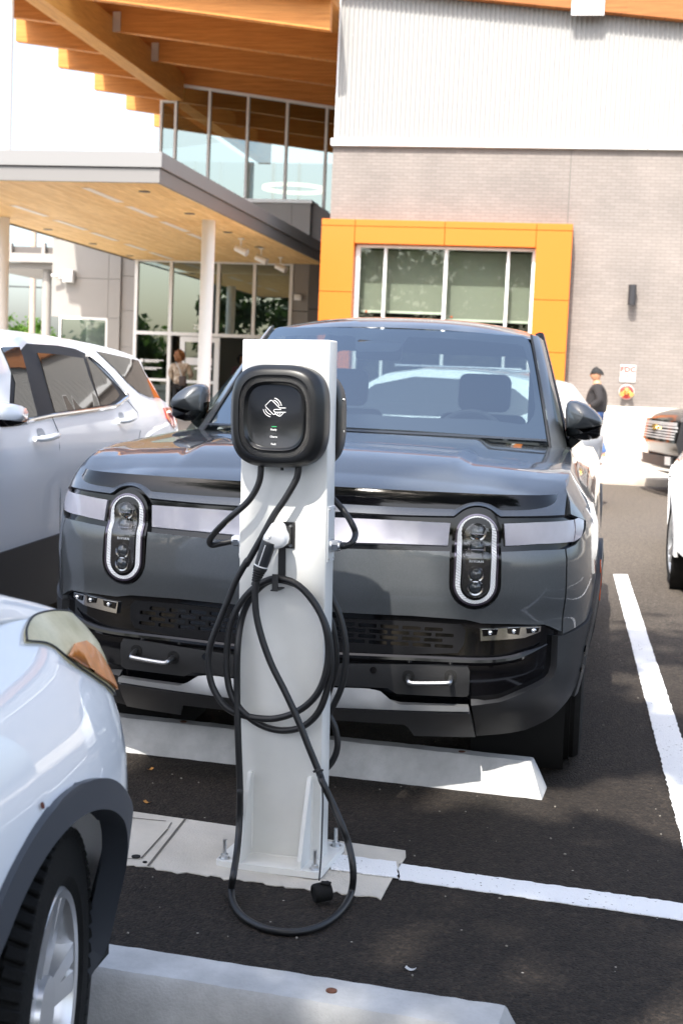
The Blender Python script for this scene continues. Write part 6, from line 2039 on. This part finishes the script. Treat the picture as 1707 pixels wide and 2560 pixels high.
g = G(); box(g, (.12, -.14, .98), (.20, .08, .26), .03, seg=3); b1 = g.put('handbag', mat('dark_brown_leather', (.05, .03, .025), .5), Wt)
g = G(); tube(g, spline([(.10, -.16, 1.08), (.04, -.15, 1.25), (-.05, -.12, 1.40), (-.12, .0, 1.45)], 5), .012, 8); g.put('strap', M_steelgrey, b1)

# man in a black beanie walking left along the wall
mp_ = on(crop(1390, 880, 4.946)(478, 900), 1, 27.9)
Mt = thing('person', 'person in a black beanie, sunglasses, black top and blue jeans walking along the brick wall', 'person', Matrix.Translation((mp_[0], 27.9, .14))@Matrix.Rotation(rad(-90), 4, 'Z'), 'people by the building')
skin('body', [(0, 0, .98, .13, .11), (0, .0, 1.18, .14, .12), (0, .0, 1.38, .15, .11), (0, -.005, 1.52, .085, .085), (0, -.025, 1.62, .075),
              (-.19, 0, 1.44, .065), (-.25, .06, 1.18, .05), (-.21, -.14, 1.06, .04), (.19, 0, 1.44, .065), (.25, .06, 1.18, .05), (.21, -.14, 1.06, .04),
              (-.10, 0, .90, .09), (-.10, -.12, .50, .065), (-.10, -.06, .09, .045), (-.10, -.18, .035, .035), (.10, 0, .90, .09), (.10, .06, .50, .065), (.10, .22, .12, .045), (.10, .12, .04, .035)],
     [(0, 1), (1, 2), (2, 3), (3, 4), (2, 5), (5, 6), (6, 7), (2, 8), (8, 9), (9, 10), (0, 11), (11, 12), (12, 13), (13, 14), (0, 15), (15, 16), (16, 17), (17, 18)], M_skin1, Mt)
skin('jacket', [(0, .01, .88, .23, .22), (0, -.01, 1.10, .235, .24), (0, .005, 1.30, .235, .225), (0, .0, 1.45, .19, .17), (0, .01, 1.55, .10, .10),
                (-.22, 0, 1.43, .095), (-.29, .07, 1.19, .08), (-.23, -.12, 1.07, .06), (.22, 0, 1.43, .095), (.29, .07, 1.19, .08), (.23, -.12, 1.07, .06)],
     [(0, 1), (1, 2), (2, 3), (3, 4), (3, 5), (5, 6), (6, 7), (3, 8), (8, 9), (9, 10)], mat('black_knit', (.02, .018, .02), .9), Mt)
g = G(); sheet(g, lambda a, b: Vector((a*.045*(1-b*.6), -.135-.035*b*(1-b)*2+.06*max(0, b-.75), 1.50-.30*b)), np.linspace(-1, 1, 5), np.linspace(0, 1, 8)); g.put('shirt_front', M_skin1, Mt)
skin('trousers', [(0, 0, .98, .16, .14), (-.10, 0, .88, .115), (-.10, -.12, .50, .088), (-.10, -.06, .12, .07), (.10, 0, .88, .115), (.10, .06, .50, .088), (.10, .21, .15, .07)],
     [(0, 1), (1, 2), (2, 3), (0, 4), (4, 5), (5, 6)], M_denim, Mt)
hd_, Fm = head(Mt, Vector((0, -.04, 1.695)), .112, M_skin1, 0, None, None)
g = G(); sheet(g, lambda a, b: Fm@Vector((.118*math.cos(b)*math.sin(a)*.88, .118*math.cos(b)*-math.cos(a)*1.0+.012+.025*max(0, -math.cos(a)), .118*math.sin(b)*1.22+.022-.035*max(0, -math.cos(a)))), np.linspace(-math.pi, math.pi, 41), np.linspace(.10, 1.57, 12)); g.put('beanie', M_black, Mt, ang=80)
g = G(); tube(g, [Fm@Vector((.105*.9*math.sin(a), -.108*math.cos(a)-.006, .026)) for a in np.linspace(-1.5, 1.5, 15)], .006, 6)
for s in (-1, 1): box(g, Fm@Vector((s*.04, -.104, .016)), (.05, .012, .036), .005)
g.put('sunglasses', M_blackgloss, Mt)
hand(Mt, (-.21, -.15, 1.055), (.15, -1, .1), M_skin1); hand(Mt, (.21, -.15, 1.055), (-.15, -1, .1), M_skin1)
for s, y in ((-.10, -.10), (.10, .18)):
    g = G(); box(g, (s, y-.03, .05), (.095, .28, .09), .03, seg=3); g.put('shoe', mat('pink_white_shoe', (.6, .45, .42), .6) if s < 0 else bpy.data.materials['pink_white_shoe'], Mt)
# a third person stands inside the open doorway
Dt = thing('person', 'person with black hair standing in the dark open doorway', 'person', Vector((-9.52, 37.9, .37)), 'people by the building')
skin('body', [(0, 0, .92, .13, .10), (0, .0, 1.12, .12, .09), (0, -.01, 1.30, .13, .09), (0, -.01, 1.42, .06, .055), (0, 0, 1.5, .05), (-.17, 0, 1.36, .055), (-.22, -.02, 1.12, .045), (-.17, -.16, 1.0, .035), (.17, 0, 1.36, .055), (.22, -.02, 1.13, .045), (.18, -.16, 1.0, .035), (-.09, 0, .86, .08), (-.09, 0, .46, .058), (-.09, .0, .05, .04), (.09, 0, .86, .08), (.10, 0, .46, .058), (.10, 0, .05, .04)],
     [(0, 1), (1, 2), (2, 3), (3, 4), (2, 5), (5, 6), (6, 7), (2, 8), (8, 9), (9, 10), (0, 11), (11, 12), (12, 13), (0, 14), (14, 15), (15, 16)], M_skin1, Dt)
skin('shirt', [(0, 0, .85, .17, .13), (0, 0, 1.18, .16, .12), (0, -.01, 1.34, .155, .105), (0, -.005, 1.43, .07, .06), (-.19, 0, 1.36, .08), (-.25, -.01, 1.15, .07), (.19, 0, 1.36, .08), (.25, -.01, 1.15, .07)], [(0, 1), (1, 2), (2, 3), (2, 4), (4, 5), (2, 6), (6, 7)], mat('plum_cloth', (.10, .05, .06), .85), Dt)
skin('trousers', [(0, 0, .92, .16, .12), (-.09, 0, .84, .105), (-.09, 0, .46, .085), (-.09, 0, .1, .07), (.09, 0, .84, .105), (.10, 0, .46, .085), (.10, 0, .1, .07)], [(0, 1), (1, 2), (2, 3), (0, 4), (4, 5), (5, 6)], M_black, Dt)
hd_, Fm = head(Dt, Vector((0, 0, 1.61)), .105, M_skin1, rad(50), None, None)
g = G(); sheet(g, lambda a, b: Fm@Vector((.125*math.cos(b)*math.sin(a), -.125*math.cos(b)*math.cos(a)+.02, .14*math.sin(b)+.02)), np.linspace(.8, 2*math.pi-.8, 31), np.linspace(-1.2, 1.5, 16)); sheet(g, lambda a, b: Fm@Vector((.125*math.cos(b)*math.sin(a), -.125*math.cos(b)*math.cos(a)+.02, .14*math.sin(b)+.02)), np.linspace(-.8, .8, 9), np.linspace(.6, 1.5, 6)); g.put('hair', M_black, Dt, ang=80)

# ================================================================== things on the walls
c4 = crop(760, 520, 1.6558)
SC = thing('wall_sconce', 'dark grey cylindrical wall lamp on the sunlit brick', 'wall lamp', Vector((.865, 30, 3.56)))
g = G(); cyl(g, (0, -.17, -.21), (0, -.17, .21), .085, n=28); g.put('lamp_tube', mat('dark_bronze_metal', (.06, .06, .065), .35, .6), SC)
g = G(); bx(g, -.05, .05, -.17, 0, -.10, -.0, .008); g.put('wall_bracket', M_paneldark, SC)
FS = thing('wall_sign', 'small white FDC sign with a red arrow on the brick wall', 'sign', Vector((.88, 29.99, 1.92)))
g = G(); bx(g, -.165, .165, -.012, 0, -.185, .185, .003); g.put('sign_plate', mat('white_sign_enamel', (.42, .42, .41), .4), FS)
M_red = mat('red_sign_paint', (.35, .03, .015), .5)
g = G(); text_mesh(g, 'FDC', .155, frame((0, -.0145, .08), (1, 0, 0), (0, 0, 1)), .001, .005, 1.1); g.put('lettering', M_red, FS, smooth=False)
g = G(); cyl(g, (0, -.0145, .0), (0, -.0145, -.05), .005, n=6); g.add([(-.022, -.014, -.045), (.022, -.014, -.045), (0, -.014, -.085)], [(0, 2, 1)]); g.put('arrow', M_red, FS, smooth=False)
FD = thing('fire_hose_connection', 'red round fire department connection with brass outlet below the white sign', 'fire connection', Vector((.875, 30, 1.53)))
g = G(); lathe(g, [(.0001, .035), (.13, .035), (.145, .025), (.15, 0)], Matrix.Rotation(rad(-90), 4, 'Z'), 36); g.put('red_plate', mat('red_enamel', (.62, .03, .02), .3, coat=.4), FD)
g = G(); lathe(g, [(.145, .027), (.158, .022), (.158, 0)], Matrix.Rotation(rad(-90), 4, 'Z'), 36); g.put('plate_rim', mat('pale_pink_rim', (.7, .5, .48), .4), FD)
M_brass = mat('brass', (.72, .48, .18), .25, 1.)
g = G(); lathe(g, [(.07, .02), (.075, .08), (.06, .10), (.06, .15), (.0001, .16)], Matrix.Translation((0, 0, .015))@Matrix.Rotation(rad(-90), 4, 'Z'), 24); g.put('brass_body', M_brass, FD)
for s in (-1, 1):
    g = G(); cyl(g, (s*.045, -.06, -.01), (s*.10, -.20, -.05), .05, .055, n=20); g.put('hose_outlet', M_brass, FD)
# white box and camera on the panel wall, small box by the entrance
a7 = crop(0, 560, 4.6118)
def wallbox(label, cat, name, p, size, y):
    q = on(a7(*p), 1, y)
    g = G(); box(g, (0, -size[1]/2, 0), size, .01, seg=2)
    o = g.put(name, M_flash, label=label, category=cat)
    o.location = (q[0], y, q[2])
    return o
wallbox('white square flood light box on the pale panel wall', 'wall light', 'wall_box', (815, 605), (.30, .22, .34), 36.97)
q = on(a7(700, 600), 1, 36.97)
CT2 = thing('security_camera', 'small white bullet camera on the pale panel wall, left of the white box', 'camera', Vector(q))
g = G(); cyl(g, (.10, -.20, .02), (-.16, -.24, -.02), .05, n=18); g.put('camera_tube', M_flash, CT2)
g = G(); cyl(g, (.02, 0, -.02), (.02, -.2, .0), .025, n=12); cyl(g, (.02, 0, -.02), (.02, -.02, -.02), .06, n=18); g.put('bracket', M_flash, CT2)
g = G(); cyl(g, (-.16, -.24, -.02), (-.167, -.241, -.021), .035, n=14); g.put('lens', M_blackgloss, CT2)
q = on(crop(0, 480, 1.8233)(1360, 481), 1, 36.95)
g = G(); box(g, (0, -.05, 0), (.20, .10, .16), .015, seg=2); o = g.put('wall_box', M_flash, label='little white rectangular box on the grey pier right of the entrance', category='wall box'); o.location = (q[0], 36.95, q[2])

# ================================================================== beyond the building, left
DC = thing('drive_canopy', 'distant pale steel canopy on round posts left of the lobby', 'canopy', Vector((-21, 46, 0)))
class GD(GB):
    def put(s, name, m, parent=None, **k): return GB.put(s, name, m, parent or DC, **k)
ya = 46.
def P7(x, y, Y=ya): return on(a7(x, y), 1, Y)
l0, r0 = P7(-200, 245), P7(600, 320)
g = GD(); bx(g, l0[0], r0[0]+1, ya-.3, ya+5, P7(300, 350)[2]-.02, P7(300, 270)[2]+.0); g.put('roof_slab', M_paneldark, smooth=False)
g = GD(); bx(g, l0[0], r0[0]+1, ya-.6, ya-.35, P7(300, 452)[2], P7(300, 352)[2]); g.put('front_beam', M_panel, smooth=False)
g = GD(); bx(g, l0[0], r0[0]+1, ya-.3, ya+5, P7(300, 520)[2], P7(300, 455)[2]); g.put('soffit', M_panelmid, smooth=False)
for xx in (185, 565):
    q = P7(xx, 310); g = GD(); bx(g, q[0]-.06, q[0]+.06, ya-.5, ya-.32, q[2]-.22, q[2]+.22); g.put('strut', M_panel, smooth=False)
q = P7(545, 700); g = GD(); cyl(g, (q[0], ya, 0), (q[0], ya, P7(545, 520)[2]), .16, n=20); g.put('post', M_panel)
q = P7(40, 700); g = GD(); cyl(g, (q[0]-6, ya, 0), (q[0]-6, ya, P7(545, 520)[2]), .16, n=20); g.put('post', M_colw)
M_pole = mat('weathered_pole_wood', (.42, .34, .27), .85, var=.2, vscale=3, stretch=(6, 6, 1))
def utility_pole(label, x, y, h, r=.15, arms=True):
    o = thing('utility_pole', label, 'utility pole', Vector((x, y, 0)), 'utility poles')
    g = G(); cyl(g, (0, 0, 0), (0, 0, h), r, r*.7, n=14); g.put('pole', M_pole, o)
    if arms:
        g = G(); bx(g, -1.2, 1.2, -.07, .07, h-1.0, h-.85); g.put('crossarm', M_pole, o)
        for xx in (-1.05, -.4, .4, 1.05):
            g = G(); cyl(g, (xx, 0, h-.85), (xx, 0, h-.62), .05, .03, n=10); g.put('insulator', M_steelgrey, o)
        g = G(); cyl(g, (.35, -.1, h-3.6), (.35, -.1, h-2.5), .28, n=16); g.put('transformer', M_steelgrey, o)
    return o
qp = on(a7(380, 900), 1, 75.)
utility_pole('pale wooden utility pole rising behind the distant canopy', qp[0], 75., 13.5, .2)
g = G()
for z0, dz in ((8.4, 0), (6.4, .2)):
    tube(g, [(qp[0]-40+8*k, 75.2-1.2*k*.0, z0 - .12*((k-5)**2)*-.1 - .06*k) for k in range(11)], .035, 6)
for k in (0,): pass
g.put('overhead_wires', M_blackmatte, label='dark overhead wires sagging past the pale utility pole', category='wires')

# ================================================================== trees
def leaf_mat(name, c):
    m = mat(name, c, .6, var=.35, vscale=2.5, spec=.3)
    n, l = m.node_tree.nodes, m.node_tree.links
    b = n['Principled BSDF']
    tr = n.new('ShaderNodeBsdfTranslucent')
    mx = n.new('ShaderNodeMixShader')
    mx.inputs[0].default_value = .42
    tr.inputs[0].default_value = (c[0]*1.4, c[1]*1.5, c[2]*.8, 1)
    o = n['Material Output']
    l.new(b.outputs[0], mx.inputs[1]); l.new(tr.outputs[0], mx.inputs[2]); l.new(mx.outputs[0], o.inputs[0])
    return m
M_leaf = [leaf_mat('sunny_foliage', (.10, .19, .03)), leaf_mat('mid_foliage', (.085, .15, .035)), leaf_mat('dark_foliage', (.05, .085, .03))]  # three leaf greens, brightest to darkest
M_bark = mat('bark', (.10, .08, .06), .9, var=.3, vscale=8, bump=.8, bscale=30)
def tree(label, x, y, h, crown_r, crown_z, leaf, n_clump=40, per=90, size=.22, seed=1, cat='tree', name='tree', group=None, squash=1., gaps=()):
    r = random.Random(seed)
    o = thing(name, label, cat, Vector((x, y, 0)), group)
    g = G()
    tube(g, spline([(0, 0, 0), (.1*r.uniform(-1, 1), .1*r.uniform(-1, 1), h*.3), (.3*r.uniform(-1, 1), .3*r.uniform(-1, 1), h*.6), (.3*r.uniform(-1, 1), 0, h*.92)], 5), [h*.022*(1-.8*i/15) for i in range(16)], 10)
    cl = []
    for k in range(n_clump):
        a, b = r.uniform(0, 2*math.pi), math.asin(r.uniform(-.75, 1))
        q = r.uniform(.35, 1.)**.6
        c = Vector((crown_r*q*math.cos(b)*math.cos(a), crown_r*q*math.cos(b)*math.sin(a), crown_z + (h-crown_z)*q*math.sin(b)*squash))
        cl.append((c, crown_r*r.uniform(.16, .32)))
        if k % 4 == 0:
            z0 = h*r.uniform(.3, .6)
            tube(g, spline([(0, 0, z0), tuple(c*.5 + Vector((0, 0, z0*.5))), tuple(c)], 4), [h*.008*(1-.1*i) for i in range(9)], 6)
    g.put('trunk', M_bark, o)
    g = G()
    vs, fs = [], []
    for c, cr_ in cl:
        for _ in range(per):
            d = Vector((r.gauss(0, 1), r.gauss(0, 1), r.gauss(0, .8)))
            p = c + d*cr_*.52
            if gaps:
                w = p + o.location
                if any(((w-q_) - SUN_DIR*((w-q_).dot(SUN_DIR))).length < r_ for q_, r_ in gaps): continue
            n = Vector((r.gauss(0, 1), r.gauss(0, 1), r.gauss(.6, 1))).normalized()
            t = n.orthogonal().normalized()
            t = Matrix.Rotation(r.uniform(0, 6.3), 3, n)@t
            u = n.cross(t)
            s = size*r.uniform(.6, 1.3)
            k = len(vs)
            vs += [p - t*s*.5, p + u*s*.28 + n*s*.06, p + t*s*.5, p - u*s*.28 + n*s*.06]
            fs.append((k, k+1, k+2, k+3))
    g.add(vs, fs)
    g.put('crown', leaf, o, smooth=False)
    return o
for k, (px_, Y, h, cr_) in enumerate(((60, 95, 4.9, 2.3), (150, 98, 4.2, 2.0), (310, 95, 5.3, 2.0), (400, 97, 4.7, 2.2), (470, 93, 3.6, 1.7), (570, 96, 4.3, 2.1), (690, 95, 3.8, 2.2), (-60, 95, 5.4, 2.6))):
    q = on(a7(px_, 1200), 1, Y)
    tree(['bright green bushy tree far behind, beside the tall round column', 'low bright tree far behind, left of the pale utility pole', 'tall pointed green tree far behind the pale utility pole', 'rounded green tree far behind, just right of the utility pole',
          'smallest bright tree far behind, between utility pole and canopy post', 'green tree far behind the canopy post', 'low green tree far behind, against the panel wall', 'green tree at the far left edge, hidden by the round column'][k],
         q[0], Y, h, cr_, h*.5, M_leaf[0], 26, 60, .34, 11+k, group='trees far behind the building')
SUN_GAPS = [(Vector(p), r_) for p, r_ in (((-.80, 4.2, 1.28), .42), ((-.1, 4.97, .05), .22), ((.35, 5.1, 0), .33), ((.42, 3.22, 0), .26), ((-1.85, 5.05, 0), .30), ((.9, 7.2, 0), .6), ((-.6, 6.0, 1.8), .5), ((-.42, 5.02, 1.17), .2))]  # crown leaves cut away along these sun rays to shape sun patches
# trees and poles behind the camera: they shade the parking row and show in the windows
for k, (x, y, h, cr_, cz) in enumerate(((-1.9, -4.0, 13.5, 4.8, 9.0), (4.4, -4.6, 13.0, 4.4, 9.2)  )):
    tree(['leafy tree behind the viewer shading the charger', 'leafy tree behind the viewer on the right', 'leafy tree behind the viewer on the left'][k], x, y, h, cr_, cz, M_leaf[1], 120, 130, .34, 31+k, group='shade trees behind the viewer', gaps=SUN_GAPS)
for k, (x, y, h, cr_) in enumerate(((-27, -38, 11.5, 4.5), (-15, -42, 13, 5.5), (-6, -40, 12.5, 5), (5, -44, 7, 5), (16, -42, 6.5, 5), (27, -42, 8, 6), (-40, -44, 6.0, 5))):
    tree('dark tree in the row across the road behind the viewer, number %s from the left' % ['two', 'three', 'four', 'five', 'six', 'seven', 'one'][k], x, y, h, cr_, h*.52, M_leaf[2], 44, 60, .8, 51+k, group='tree row behind the viewer')
utility_pole('utility pole behind the viewer, mirrored in the lobby glass', -29.5, -34, 12, .2)
